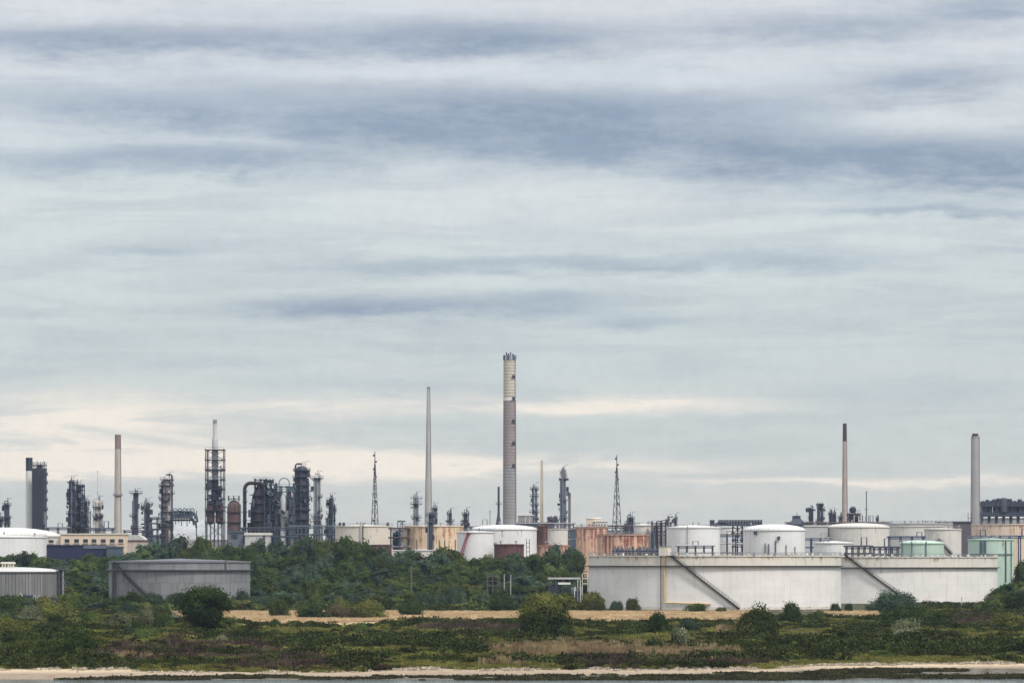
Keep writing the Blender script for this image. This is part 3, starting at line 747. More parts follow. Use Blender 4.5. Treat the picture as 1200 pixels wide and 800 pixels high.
# ================================================================== storage tanks
def arc_pts(R_, a0, a1, z, n=40, c=(0, 0)):
    return [(c[0] + R_ * math.cos(a0 + (a1 - a0) * i / n), c[1] + R_ * math.sin(a0 + (a1 - a0) * i / n), z) for i in range(n + 1)]
def front_ang(d):
    """angle on a tank's shell of a point seen d (-1..1) of a radius right of the axis"""
    d = max(-0.999, min(0.999, d)); return math.asin(d) - math.pi / 2
def shell_ang(px, cx, Y, Rr):
    """angle on the near face of a tank's shell (axis at cx, Y) of the point seen on column px"""
    lo, hi = -1.45, 1.45
    for _ in range(40):
        t = (lo + hi) / 2
        if (cx + Rr * math.sin(t)) / (Y - Rr * math.cos(t)) * F + 600 < px: lo = t
        else: hi = t
    return t - math.pi / 2
TANKS = []
def tank(px0, px1, top, Y, mat, label, roof='cone', rise=0.0, roofmat=None, group=None, n=64, rim=True, girder=None, rail=True,
         stair=None, stairmat=None, vents=2, seed=1, railstep=2.2, girdmat=None, rimmat=None, shell=True):
    """px0..px1 and top: where the photograph shows the shell; Y: distance of the axis"""
    s = S(Y); Rr = (px1 - px0) / 2 * s; cx = X((px0 + px1) / 2, Y); z0 = gz(cx, Y) - 0.15
    H = Z(top, Y - Rr) - z0
    g = random.Random(seed)
    o = thing('storage_tank', (cx, Y, z0), label, 'tank', group)
    TANKS.append((cx, Y, Rr))
    rm = roofmat or mat; rimm = rimmat or mat
    if shell:
        if roof == 'open':
            MB().lathe([(Rr, 0), (Rr, H), (Rr - .25, H), (Rr - .25, H - 4)], n, cap1=False).build('shell', mat, o)
            MB().lathe([(Rr - .3, H - 3.6), (Rr - 2.5, H - 3.6), (Rr - 2.6, H - 4.0), (0, H - 3.9)], n).build('floating_roof', STEEL, o)
        else:
            MB().lathe([(Rr, 0), (Rr, H)], n, cap1=False).build('shell', mat, o)
    if roof == 'cone':
        MB().lathe([(Rr + .12, H), (Rr + .12, H + .12), (Rr * .5, H + .12 + rise * s * .5), (0.001, H + .12 + rise * s)], n).build('roof', rm, o)
    elif roof == 'dome':
        pr = [(Rr + .12, H)] + [((Rr + .1) * math.cos(a), H + .1 + rise * s * math.sin(a)) for a in (0, .2, .4, .6, .8, 1.0, 1.2, 1.4)] + [(0.001, H + .1 + rise * s)]
        MB().lathe(pr, n).build('roof', rm, o)
    if rim:
        MB().ring(Rr + .01, Rr + .34, H - .35, .32, n=n).build('rim', rimm, o)
    for gp in (girder or []):
        zg = Z(gp, Y - Rr) - z0
        MB().ring(Rr + .01, Rr + 1.0, zg, .28, n=n).build('wind_girder', girdmat or mat, o)
    if rail:
        b = MB(); k = max(16, int(2 * math.pi * Rr / railstep)); rr = Rr + .1; zt = H + (.1 if roof != 'open' else 0)
        for i in range(k):
            a = 2 * math.pi * i / k; p = (rr * math.cos(a), rr * math.sin(a))
            b.tube([(*p, zt - .3), (*p, zt + 1.1)], .045, 4)
        b.tube(arc_pts(rr, 0, 2 * math.pi, zt + 1.1, k), .05, 4); b.tube(arc_pts(rr, 0, 2 * math.pi, zt + .6, k), .035, 4)
        b.build('railing', PIPE, o, kind='stuff')
    for k in range(vents):
        a = g.uniform(0, 6.28); q = g.uniform(.2, .9) * Rr; zr = H + .1 + (rise * s * (1 - q / Rr) if roof == 'cone' else rise * s * math.sqrt(max(0, 1 - (q / Rr) ** 2)))
        if roof == 'open': q = Rr - .6; zr = H - .6
        MB().lathe([(.22, zr - .3), (.22, zr + .9), (.55, zr + 1.0), (.55, zr + 1.25), (.1, zr + 1.5)], 10, (q * math.cos(a), q * math.sin(a))).build('vent', PIPE, o)
    if stair:
        (sx0, sy0, sx1, sy1) = stair; hw = (px1 - px0) / 2; cp = (px0 + px1) / 2
        a0, a1 = shell_ang(sx0, cx, Y, Rr), shell_ang(sx1, cx, Y, Rr)
        z_a, z_b = Z(sy0, Y - Rr) - z0, max(Z(sy1, Y - Rr) - z0, .2)
        sm = stairmat or STAIR; k = max(10, int(abs(z_a - z_b) / .28))
        st = MB()
        for rr_ in (Rr + .15, Rr + 1.15):
            st.tube([(rr_ * math.cos(a0 + (a1 - a0) * i / 24), rr_ * math.sin(a0 + (a1 - a0) * i / 24), z_a + (z_b - z_a) * i / 24) for i in range(25)], .27, 4)
        so = st.build('stair', sm, o, kind='stuff')
        tr = MB()
        for i in range(k):
            a = a0 + (a1 - a0) * (i + .5) / k; z = z_a + (z_b - z_a) * (i + .5) / k
            tr.box(((Rr + .65) * math.cos(a), (Rr + .65) * math.sin(a), z), (.95, .24, .06), a)
        tr.build('tread', sm, so, kind='stuff')
        hr = MB()
        for up, wd in ((1.15, .08), (.6, .06)):
            hr.tube([((Rr + 1.17) * math.cos(a0 + (a1 - a0) * i / 24), (Rr + 1.17) * math.sin(a0 + (a1 - a0) * i / 24), z_a + (z_b - z_a) * i / 24 + up) for i in range(25)], wd, 4)
        for i in range(0, 25):
            a = a0 + (a1 - a0) * i / 24; z = z_a + (z_b - z_a) * i / 24
            hr.tube([((Rr + 1.17) * math.cos(a), (Rr + 1.17) * math.sin(a), z), ((Rr + 1.17) * math.cos(a), (Rr + 1.17) * math.sin(a), z + 1.15)], .05, 4)
        hr.build('handrail', sm, so, kind='stuff')
        MB().box(((Rr + .9) * math.cos(a0), (Rr + .9) * math.sin(a0), z_a + .05), (1.6, 2.6, .15), a0).build('landing', sm, o)
    return o, Rr, H, z0
def shell_pipe(o, Rr, pts, px0, px1, Y, z0, r, mat, name='pipe', off=.45):
    """a pipe that runs on a tank's shell through photograph points"""
    hw = (px1 - px0) / 2; cp = (px0 + px1) / 2; P = []
    for (a, b), (c, d) in zip(pts, pts[1:]):
        for i in range(8):
            u = i / 8; q = shell_ang(a + (c - a) * u, X(cp, Y), Y, Rr); P.append(((Rr + off) * math.cos(q), (Rr + off) * math.sin(q), Z(b + (d - b) * u, Y - Rr) - z0))
    q = shell_ang(pts[-1][0], X(cp, Y), Y, Rr); P.append(((Rr + off) * math.cos(q), (Rr + off) * math.sin(q), Z(pts[-1][1], Y - Rr) - z0))
    return MB().tube(P, r, 6).build(name, mat, o)

# ---- the two long white floating-roof tanks in front
o, r_, H_, z_ = tank(690, 985, 650.5, 1242, WHITE_NEAR, 'nearest long white tank with yellow pipe and diagonal stair on its side', roof='open', n=144, girder=[663.5],
                     stair=(787, 651, 866, 713), vents=0, rimmat=WHITE_NEAR_DULL, girdmat=STAIR)
shell_pipe(o, r_, [(779, 654), (779.5, 706), (833, 707.5)], 690, 985, 1242, z_, .28, YELLOW)
shell_pipe(o, r_, [(775, 651), (775, 714)], 690, 985, 1242, z_, .13, REDBROWN, 'drain_pipe')
q = shell_ang(778.5, X(837.5, 1242), 1242, r_); zt = H_
MB().box(((r_ - .6) * math.cos(q), (r_ - .6) * math.sin(q), zt + 1.4), (3.0, 3.2, 3.0), q).build('gauge_cabin', WHITE_NEAR_DULL, o)
MB().box(((r_ - .6) * math.cos(q), (r_ - .6) * math.sin(q), zt + 3.0), (3.3, 3.5, .2), q).build('cabin_roof', PIPE, o)
MB().ring(r_ + .012, r_ + .06, .02, 3.2 * .28, n=144).build('base_plate', WHITE_NEAR_DULL, o)
MB().ring(r_ + .015, r_ + .05, Z(662.4, 1200) - z_, Z(651.5, 1200) - Z(662.4, 1200), n=144).build('top_course', WHITE_NEAR_DULL, o)
for k in range(26):                                     # small lamps and boxes along the rim
    a = front_ang(-0.96 + 1.92 * (k + rng.uniform(-.3, .3)) / 25)
    MB().box(((r_ + .2) * math.cos(a), (r_ + .2) * math.sin(a), H_ + .35), (.5, rng.uniform(.4, .9), rng.uniform(.5, 1.1)), a).build('foam_box', rng.choice([WHITE, PIPE, CREAM, PEACH]), o)
o, r_, H_, z_ = tank(908, 1168, 651.8, 1404, WHITE_NEAR, 'long white tank at right with dark stair running down behind a domed bush', roof='open', n=144, girder=[665.2],
                     stair=(991, 650, 1056, 698), stairmat=STAIRRUST, vents=0, rimmat=WHITE_NEAR_DULL, girdmat=STAIR)
MB().ring(r_ + .015, r_ + .05, Z(664.4, 1365) - z_, Z(652.6, 1365) - Z(664.4, 1365), n=144).build('top_course', WHITE_NEAR_DULL, o)
for k in range(20):
    a = front_ang(-0.3 + 1.27 * (k + rng.uniform(-.3, .3)) / 19)
    MB().box(((r_ + .2) * math.cos(a), (r_ + .2) * math.sin(a), H_ + .35), (.5, rng.uniform(.4, .9), rng.uniform(.5, 1.1)), a).build('foam_box', rng.choice([WHITE, PIPE, CREAM]), o)

# ---- bare grey tank at left, its shell of separate plates
def plate_tank():
    px0, px1, Y = 128, 293, 1236
    o, Rr, H, z0 = tank(px0, px1, 657.6, Y, GREYPLATE, 'wide bare grey tank standing in the trees with stair at its left', roof='cone', rise=3.2, roofmat=GREYGIRD, n=72,
                        girder=[668.0], stair=(137, 659, 190, 712), vents=0, rail=False, shell=False, girdmat=GREYGIRD)
    MB().lathe([(Rr - .12, 0), (Rr - .12, H - .02)], 72, cap1=False).build('inner_shell', GREYGIRD, o)
    zg = Z(668, Y - Rr) - z0
    k = 36; tones = [paint('grey_plate_%d' % i, tuple(c * f for c in (0.235, 0.235, 0.238)), 0.55, 0.4, var=0.2, streak=0.8) for i, f in enumerate((.86, .94, 1.0, 1.07))]
    def plate(z_a, z_b):
        b = MB(); w = 2 * math.pi / k; gap = .04 / Rr
        for i in range(3):
            a = -w / 2 + gap + (w - 2 * gap) * i / 2
            for rr_ in (Rr - .1, Rr):
                for z in (z_a, z_b): b.v.append((rr_ * math.cos(a), rr_ * math.sin(a), z))
        for i in range(2):
            A, B = 4 * i, 4 * i + 4
            b.f += [(A + 2, B + 2, B + 3, A + 3), (A + 1, A + 3, B + 3, B + 1), (A, B, B + 2, A + 2)]
        b.f += [(0, 2, 3, 1), (8, 9, 11, 10)]
        return b.mesh('shell_plate')
    c = [zg * i / 3 for i in range(4)] + [H - .03]
    for j in range(4):
        ms = [plate(c[j] + .03, c[j + 1] - .03) for _ in tones]
        for m_, t_ in zip(ms, tones): m_.materials.append(t_)
        for i in range(k):
            mk('shell_plate', ms[rng.choice([0, 1, 1, 2, 2, 3])], None, o, rot=2 * math.pi * (i + (.5 if j % 2 else 0)) / k)
    shell_pipe(o, Rr, [(134.5, 658), (134.5, 714)], px0, px1, Y, z0, .42, GREYGIRD, 'riser_pipe', .6)
    shell_pipe(o, Rr, [(137, 658), (137, 714)], px0, px1, Y, z0, .22, GREYGIRD, 'riser_pipe', .6)
    shell_pipe(o, Rr, [(264, 656.5), (264, 667)], px0, px1, Y, z0, .35, GREYGIRD, 'riser_pipe', .3)
plate_tank()

# ---- grey ribbed tank at the left edge
def ribbed_tank():
    px0, px1, Y = -52, 69, 1185
    o, Rr, H, z0 = tank(px0, px1, 669.5, Y, GREYCLAD, 'grey ribbed tank with pale domed roof at the left edge', roof='dome', rise=5.0, roofmat=GREYROOF, n=72, rim=True, rail=False, vents=0, shell=False, rimmat=GREYGIRD)
    MB().lathe([(Rr - .25, 0), (Rr - .25, H)], 72, cap1=False).build('shell', GREYCLAD, o)
    tones = [paint('clad_strip_%d' % i, tuple(c * f for c in (0.20, 0.197, 0.19)), 0.5, 0.35, var=0.2, streak=0.9) for i, f in enumerate((.8, .92, 1.0, 1.14))]
    k = 96; w = 2 * math.pi * Rr / k
    ms = [MB().box((Rr - .12, 0, H / 2), (.24, w - .12, H - .02)).mesh('cladding_strip') for _ in tones]
    for m_, t_ in zip(ms, tones): m_.materials.append(t_)
    for i in range(k): mk('cladding_strip', ms[rng.choice([0, 1, 1, 2, 2, 3])], None, o, rot=2 * math.pi * i / k)
    for k_, (a, b) in enumerate(((6, 665.4), (12, 664.8), (19, 664.8), (24, 664.8), (30, 665.4))):
        q = front_ang((a - 8.5) / 60.5) ; rr_ = Rr * .5
        MB().lathe([(.3, H + .8), (.3, H + 2.4), (.8, H + 2.5), (.8, H + 2.9), (.1, H + 3.1)], 10, (rr_ * math.cos(q), rr_ * math.sin(q))).build('vent', CREAM, o)
    # stair tower on its right flank
    t = thing('access_tower', (X(73.5, Y), Y - 2, z0), 'narrow grey stair tower beside the ribbed grey tank', 'tower')
    hh = H + .6; wd = 5 * S(Y)
    for sx in (-.5, .5):
        for sy in (-.5, .5): MB().box((sx * wd, sy * 3, hh / 2), (.25, .25, hh)).build('post', GREYGIRD, t)
    for k in range(6): MB().box((0, 0, hh * (k + 1) / 6), (wd + .6, 3.4, .2)).build('deck', STEEL, t)
    MB().box((0, 1.55, hh / 2), (wd - .4, .1, hh - .3)).build('back_panel', STEEL, t)
    MB().box((.4 * wd, -1.62, hh / 2), (wd * .35, .1, hh - .4)).build('front_panel', GREYCLAD, t)
    MB().box((wd * .2, -.3, hh + .2), (wd + 2.4, 3.8, .18)).build('top_deck', STEEL, t)
ribbed_tank()

# ---- middle distance tanks
tank(-78, 54, 628.5, 1560, WHITE, 'white tank at far left behind the treetops', roof='cone', rise=2.5, vents=2, n=80, seed=2)
tank(-60, 73, 630, 1700, PALE, 'pale low-domed tank behind the far left white tank', roof='dome', rise=12.5, n=80, seed=3)
o, r_, H_, z_ = tank(393, 460, 616, 1720, CREAM, 'plain cream tank above the wood below the left lattice mast', roof='cone', rise=1.5, seed=4, vents=3)
shell_pipe(o, r_, [(423, 611), (423, 640)], 393, 460, 1720, z_, .45, LIGHTGREY, 'riser_pipe')
shell_pipe(o, r_, [(425.5, 612), (425.5, 640)], 393, 460, 1720, z_, .2, REDBROWN, 'riser_pipe')
for a_, b_ in ((398, 613), (403, 616), (456, 614)):
    q = front_ang((a_ - 426.5) / 33.5); MB().box((r_ * .96 * math.cos(q), r_ * .96 * math.sin(q), H_ + .8), (1.2, 1.6, 1.8)).build('hatch', NAVY2, o)
o, r_, H_, z_ = tank(474, 543, 616, 1700, CREAMRUST, 'cream tank streaked with rust below the slender grey chimney', roof='cone', rise=1.0, roofmat=PALE, seed=5, vents=3)
for a_ in (480, 489, 515, 521, 533, 538): shell_pipe(o, r_, [(a_, 632), (a_, 646)], 474, 543, 1700, z_, .16, STAIR, 'support_pipe')
shell_pipe(o, r_, [(476, 644), (541, 644)], 474, 543, 1700, z_, .25, PALE, 'ring_main')
o, r_, H_, z_ = tank(535.5, 579, 623, 1590, WHITE, 'small white tank with pinkish red diagonal stair', roof='cone', rise=1.2, stair=(549.5, 624, 541.5, 652), stairmat=PINKRED, seed=6)
o, r_, H_, z_ = tank(553, 629, 619.5, 1650, WHITE, 'white domed tank at the foot of the tallest chimney', roof='dome', rise=5.0, stair=(579, 636, 566, 648), seed=7, n=80)
tank(640.5, 665.5, 619, 1680, PALE, 'narrow pale tank with faint rust beside the dark rusty vessel', roof='cone', rise=.6, roofmat=DARKRUST, seed=8)
tank(628.5, 642, 616, 1655, DARKRUST, 'narrow dark rusty tank right of the white domed tank', roof='cone', rise=.5, seed=9, rail=False, vents=1)
tank(629, 667, 638.5, 1585, RUSTY, 'low orange rusty tank just above the wood', roof='cone', rise=.4, roofmat=DARKRUST, seed=10, rail=False)
o, r_, H_, z_ = tank(579, 614, 637.5, 1580, DARKRUST, 'low dark red rusty tank in front of the white domed tank', roof='cone', rise=.4, seed=11, rail=False, vents=2)
tank(675, 712, 617.5, 1700, RUSTY, 'tall orange rusty tank streaked with dark rust', roof='cone', rise=.8, roofmat=DARKRUST, seed=12)
tank(700, 760, 626, 1600, RUSTY, 'wide orange rusty tank behind the corner of the long white tank', roof='cone', rise=.5, roofmat=DARKRUST, seed=13, railstep=3)
tank(743, 765, 615, 1740, PALE, 'narrow pale tank right of the wide rusty tank', roof='cone', rise=1.5, seed=14, vents=1)
o, r_, H_, z_ = tank(781, 844, 617.5, 1640, WHITE, 'white tank with shallow cone roof left of the pipe bridge', roof='cone', rise=2.8, seed=15)
shell_pipe(o, r_, [(806, 616), (806, 650)], 781, 844, 1640, z_, .14, PIPE, 'riser_pipe')
tank(838, 868, 617, 1720, WHITE, 'small white tank under the dark pipe bridge', roof='cone', rise=1.0, seed=16)
o, r_, H_, z_ = tank(871, 943.5, 620.5, 1600, WHITE, 'white domed tank in the middle of the right hand row', roof='dome', rise=6.5, seed=17, n=80)
for a_, b_ in ((897, 636), (901, 637), (909, 633), (921, 638), (931, 640)): shell_pipe(o, r_, [(a_, b_), (a_, 650)], 871, 943.5, 1600, z_, .22, NAVY2 if a_ < 910 else PIPE, 'riser_pipe')
for a_, b_ in ((884, 624), (909.5, 630)):
    q = front_ang((a_ - 907) / 36); MB().box(((r_ + .5) * math.cos(q), (r_ + .5) * math.sin(q), Z(b_, 1587) - z_), (1.0, 1.1, 1.4), q).build('hatch', NAVY2, o)
tank(969, 1042, 617, 1700, PALE, 'cream white domed tank behind the thin dark-topped chimney base', roof='dome', rise=4.5, seed=18, n=80)
tank(954, 1000, 635.5, 1560, WHITE, 'low white tank with flat roof behind the join of the long tanks', roof='cone', rise=1.8, seed=19)
tank(1026, 1120, 613, 1800, LIGHTGREY, 'wide grey tank with railed cluttered roof', roof='cone', rise=.5, seed=20, vents=14, n=80)
tank(1038, 1106, 616, 1740, PALE, 'pale cream tank left of the tank with a stair', roof='cone', rise=.6, seed=21)
tank(1083, 1126.5, 619.5, 1640, PALE, 'pale tank with dark stair beside the brown steel block', roof='cone', rise=.8, stair=(1100, 632, 1115, 650), seed=22)
o, r_, H_, z_ = tank(1054, 1106, 636, 1540, GREEN, 'pale green domed tank behind the right hand long tank', roof='dome', rise=3.0, seed=23)
for a_ in (1058, 1069, 1085): shell_pipe(o, r_, [(a_, 634), (a_, 652)], 1054, 1106, 1540, z_, .2, TEAL, 'riser_pipe')
o, r_, H_, z_ = tank(1134.5, 1188, 631.5, 1490, GREEN, 'tall pale green tank at the right end of the long tanks', roof='cone', rise=1.0, seed=24)
for a_, r2 in ((1150, .5), (1154.5, .5), (1178, .22), (1184, .16)): shell_pipe(o, r_, [(a_, 633), (a_, 682)], 1134.5, 1188, 1490, z_, r2, TEAL if a_ < 1160 else STAIR, 'riser_pipe')
shell_pipe(o, r_, [(1138, 649), (1186, 649)], 1134.5, 1188, 1490, z_, .18, STEEL, 'ring_main')
tank(1139, 1232, 614, 1760, PEACHTANK, 'peach coloured tank with rust marks at the right edge', roof='cone', rise=.5, roofmat=PALE, seed=25, n=80)
tank(1152, 1236, 606.5, 1860, LIGHTGREY, 'grey tank roof behind the peach tank at the right edge', roof='dome', rise=2.0, seed=26, n=80)

# ================================================================== chimneys, stacks and masts
def chimney(px, top, Y, w_top, w_base, bands, label, name='chimney', n=28, plats=(), cap=None, hoops=None, group=None, cat='chimney', ladder=True):
    """bands: list of (row at which the band ends, material, part name) from the top down"""
    s = S(Y); x = X(px, Y); z0 = gz(x, Y) - .2; H = Z(top, Y) - z0
    o = thing(name, (x, Y, z0), label, cat, group)
    rad = lambda z: s * .5 * (w_base + (w_top - w_base) * z / H)
    zt = H
    for i, (row, mat, nm) in enumerate(bands):
        zb = 0.0 if row is None else Z(row, Y) - z0
        k = max(2, int((zt - zb) / 12) + 1)
        pr = [(rad(zb + (zt - zb) * j / k), zb + (zt - zb) * j / k) for j in range(k + 1)]
        if i == 0: pr += [(rad(zt) * .82, zt), (rad(zt) * .80, zt - 1.5)]
        MB().lathe(pr, n, cap1=False).build(nm, mat, o)
        zt = zb
    if cap:
        MB().ring(rad(H) * .9, rad(H) + .35, H - cap * s, cap * s + .15, n=n).build('cap_ring', bands[0][1], o)
    for (row, ex, mat) in plats:
        z = Z(row, Y) - z0
        b = MB().ring(rad(z) - .05, rad(z) + ex, z, .25, n=n)
        for i in range(n):
            a = 2 * math.pi * i / n; b.tube([((rad(z) + ex - .05) * math.cos(a), (rad(z) + ex - .05) * math.sin(a), z), ((rad(z) + ex - .05) * math.cos(a), (rad(z) + ex - .05) * math.sin(a), z + 1.15)], .05, 3)
        b.tube(arc_pts(rad(z) + ex - .05, 0, 2 * math.pi, z + 1.15, n), .06, 4)
        b.build('platform', mat, o)
    if hoops:
        r0, r1, step, mat = hoops; m_ = MB().ring(.99, 1.018, -.09, .18, n=n).mesh('hoop'); m_.materials.append(mat)
        row = r0
        while row < r1:
            z = Z(row, Y) - z0; mk('hoop', m_, None, o, (0, 0, z), scale=(rad(z), rad(z), 1)); row += step
    if ladder:
        b = MB(); a = R(-35)
        for da in (-.06, .06):
            b.tube([((rad(z) + .3) * math.cos(a + da), (rad(z) + .3) * math.sin(a + da), z) for z in np.linspace(0, H, 8)], .07, 4)
        b.build('ladder', STEEL, o, kind='stuff')
    return o, rad, H, z0, s

# the tallest chimney
o, rad, H_, z_, s_ = chimney(597.3, 416.2, 1900, 14.4, 16.6, [(422.5, CROWN, 'crown'), (469.5, CREAMBAND, 'cream_band'), (547, BROWNSHAFT, 'brown_shaft'), (None, GREYSHAFT, 'grey_shaft')],
                             'tallest chimney, brown and grey with a cream painted top band', n=40, hoops=(424, 610, 3.65, STEEL), ladder=True)
for k in range(14):
    a = 2 * math.pi * k / 14; r1 = rad(H_) + .05
    MB().box((r1 * math.cos(a), r1 * math.sin(a), H_ - 1.2), (.35, .5, 2.7), a).build('crown_fin', LIGHTGREY if k % 2 else NAVY2, o)
for dx, hh in ((-4.2, 1.5), (-1.6, .9), (1.2, 1.5), (4, .7)):
    MB().tube([(dx * s_ * .9, -1.2, H_ - .4), (dx * s_ * .9, -1.2, H_ + hh)], .32, 6).build('lamp_post', NAVY, o)
for row in (442, 467.5, 494, 519.5, 546):
    z = Z(row, 1900) - z_; a = R(-55); r1 = rad(z)
    MB().box(((r1 + .1) * math.cos(a), (r1 + .1) * math.sin(a), z + .4), (.9, 1.3, 1.3), a).build('hatch_box', NAVY, o)
    MB().ring(r1 - .02, r1 + .6, z - .5, .2, a - .35, a + .35, 8).build('balcony', NAVY2, o)
MB().ring(rad(Z(468, 1900) - z_) + .01, rad(Z(468, 1900) - z_) + .1, Z(469.2, 1900) - z_, 1.1, n=40).build('white_ring', WHITE, o)
# others
chimney(502.0, 453, 1980, 3.3, 11.0, [(456, CONC, 'crown'), (None, SLENDER, 'shaft')], 'slender tapering pale grey chimney left of the tallest one')
chimney(138.2, 509, 1950, 7.0, 9.6, [(526, paint('rusty_brick', (.29, .205, .18), .9, .4, var=.3), 'rusty_top'), (None, BEIGE, 'shaft')], 'beige chimney with rusty brown top at left', plats=((580.5, .8, STEEL),))
chimney(989.8, 496, 1980, 4.2, 8.0, [(517, paint('sooty_top', (.075, .055, .055), .9, .3), 'sooty_top'), (None, paint('pinkish_concrete', (.42, .345, .305), .9, .3, var=.2), 'shaft')], 'thin pinkish chimney with dark top behind the right hand tanks')
o, rad, H_, z_, s_ = chimney(1142.8, 511, 1850, 9.6, 12.0, [(514, CONC, 'crown'), (None, paint('plain_grey_concrete', (.36, .345, .335), .9, .25, var=.15, streak=.6), 'shaft')], 'thick plain grey chimney near the right edge')
MB().lathe([(rad(H_) * .75, H_ - .5), (rad(H_) * .75, H_ + 1.3), (rad(H_) * .6, H_ + 1.3), (rad(H_) * .6, H_ - .3)], 24, cap1=False).build('flue_liner', NAVY, o)
chimney(34.2, 536, 1850, 8.0, 8.0, [(551.5, NAVY, 'black_top'), (None, WHITE, 'shaft')], 'white flue stack with black top at far left', 'flue_stack', cat='stack')
chimney(634.6, 539, 1900, 2.0, 4.0, [(None, CREAMSTACK, 'shaft')], 'thin cream orange stack right of the tallest chimney', 'flue_stack', n=14, cat='stack')
chimney(667.2, 577, 1860, 2.6, 2.8, [(583, REDBROWN, 'top_band'), (None, paint('brown_stack', (.17, .13, .115), .8, .3), 'shaft')], 'thin brown stack close beside a dark-topped column', 'flue_stack', n=14, cat='stack')
o, rad, H_, z_, s_ = chimney(584.2, 570, 1880, 2.2, 2.4, [(None, NAVY, 'shaft')], 'thin black stack on a flared foot left of the tallest chimney', 'flue_stack', n=14, plats=((591, .9, NAVY),), cat='stack')
MB().lathe([(3.4 * s_, Z(615, 1880) - z_), (1.6 * s_, Z(604, 1880) - z_), (1.2 * s_, Z(600, 1880) - z_)], 12, cap0=True).build('flared_foot', NAVY2, o)
def pole(px, top, Y, w, mat, label):
    s = S(Y); x = X(px, Y); z0 = gz(x, Y) - .2; H = Z(top, Y) - z0
    o = thing('pole', (x, Y, z0), label, 'pole')
    MB().tube([(0, 0, 0), (0, 0, H * .5), (0, 0, H)], [w * s * .6, w * s * .5, w * s * .35], 8).build('shaft', mat, o)
    MB().lathe([(.15, H), (.3, H + .2), (.3, H + .7), (.1, H + .8)], 8).build('finial', mat, o)
    MB().ring(.1, w * s + .5, H * .8, .15, n=10).build('crosstree', mat, o)
    return o
pole(574.2, 600, 1870, 1.1, STEEL, 'short thin pole left of the black stack')
pole(1015.3, 577, 1900, 1.5, NAVY2, 'thin dark pole right of the thin pinkish chimney')
pole(114.5, 553, 1900, .7, LIGHTGREY, 'hair-thin pale mast above a beige column at left')

def mast(px, top, Y, w_base, label, leaf=None, solid=False):
    s = S(Y); x = X(px, Y); z0 = gz(x, Y) - .2; H = Z(top, Y) - z0
    o = thing('lattice_mast', (x, Y, z0), label, 'mast')
    hb = w_base * s * .5; Ht = H * .90; wt = 1.2 * s
    hw = lambda z: hb + (wt * .5 - hb) * min(1, z / Ht) ** .95
    N_ = 14; zs = [Ht * (1 - (1 - i / N_) ** 1.25) for i in range(N_ + 1)]
    cs = ((-1, -1), (1, -1), (1, 1), (-1, 1))
    for (a, b) in cs: MB().tube([(a * hw(z), b * hw(z), z) for z in zs], .17, 4).build('leg', NAVY2, o)
    br = MB()
    for i, (z1, z2) in enumerate(zip(zs, zs[1:])):
        for k in range(4):
            a, b = cs[k], cs[(k + 1) % 4]
            P = lambda c, z: (c[0] * hw(z), c[1] * hw(z), z)
            br.beam(P(a, z2), P(b, z2), .18); br.beam(P(a, z1), P(b, z2), .16); br.beam(P(b, z1), P(a, z2), .16)
    br.build('bracing', NAVY2, o, kind='stuff')
    MB().tube([(0, 0, 0), (0, 0, Ht), (0, 0, H)], [.24, .24, .2], 6).build('feeder', NAVY2, o)
    for k, f in enumerate((.80, .86, .92, .97, .60, .45)):
        MB().box(((-1) ** k * .4, -.4, H * f), (1.2, .7, .9)).build('antenna', NAVY2, o)
    MB().ring(.1, hw(H * .66) + .7, H * .66, .2, n=12).build('platform', STEEL, o)
    return o
mast(439.3, 529, 1860, 14, 'lattice mast standing behind the plain cream tank')
mast(722.8, 533, 1880, 18, 'lattice mast standing behind the wide rusty tank')
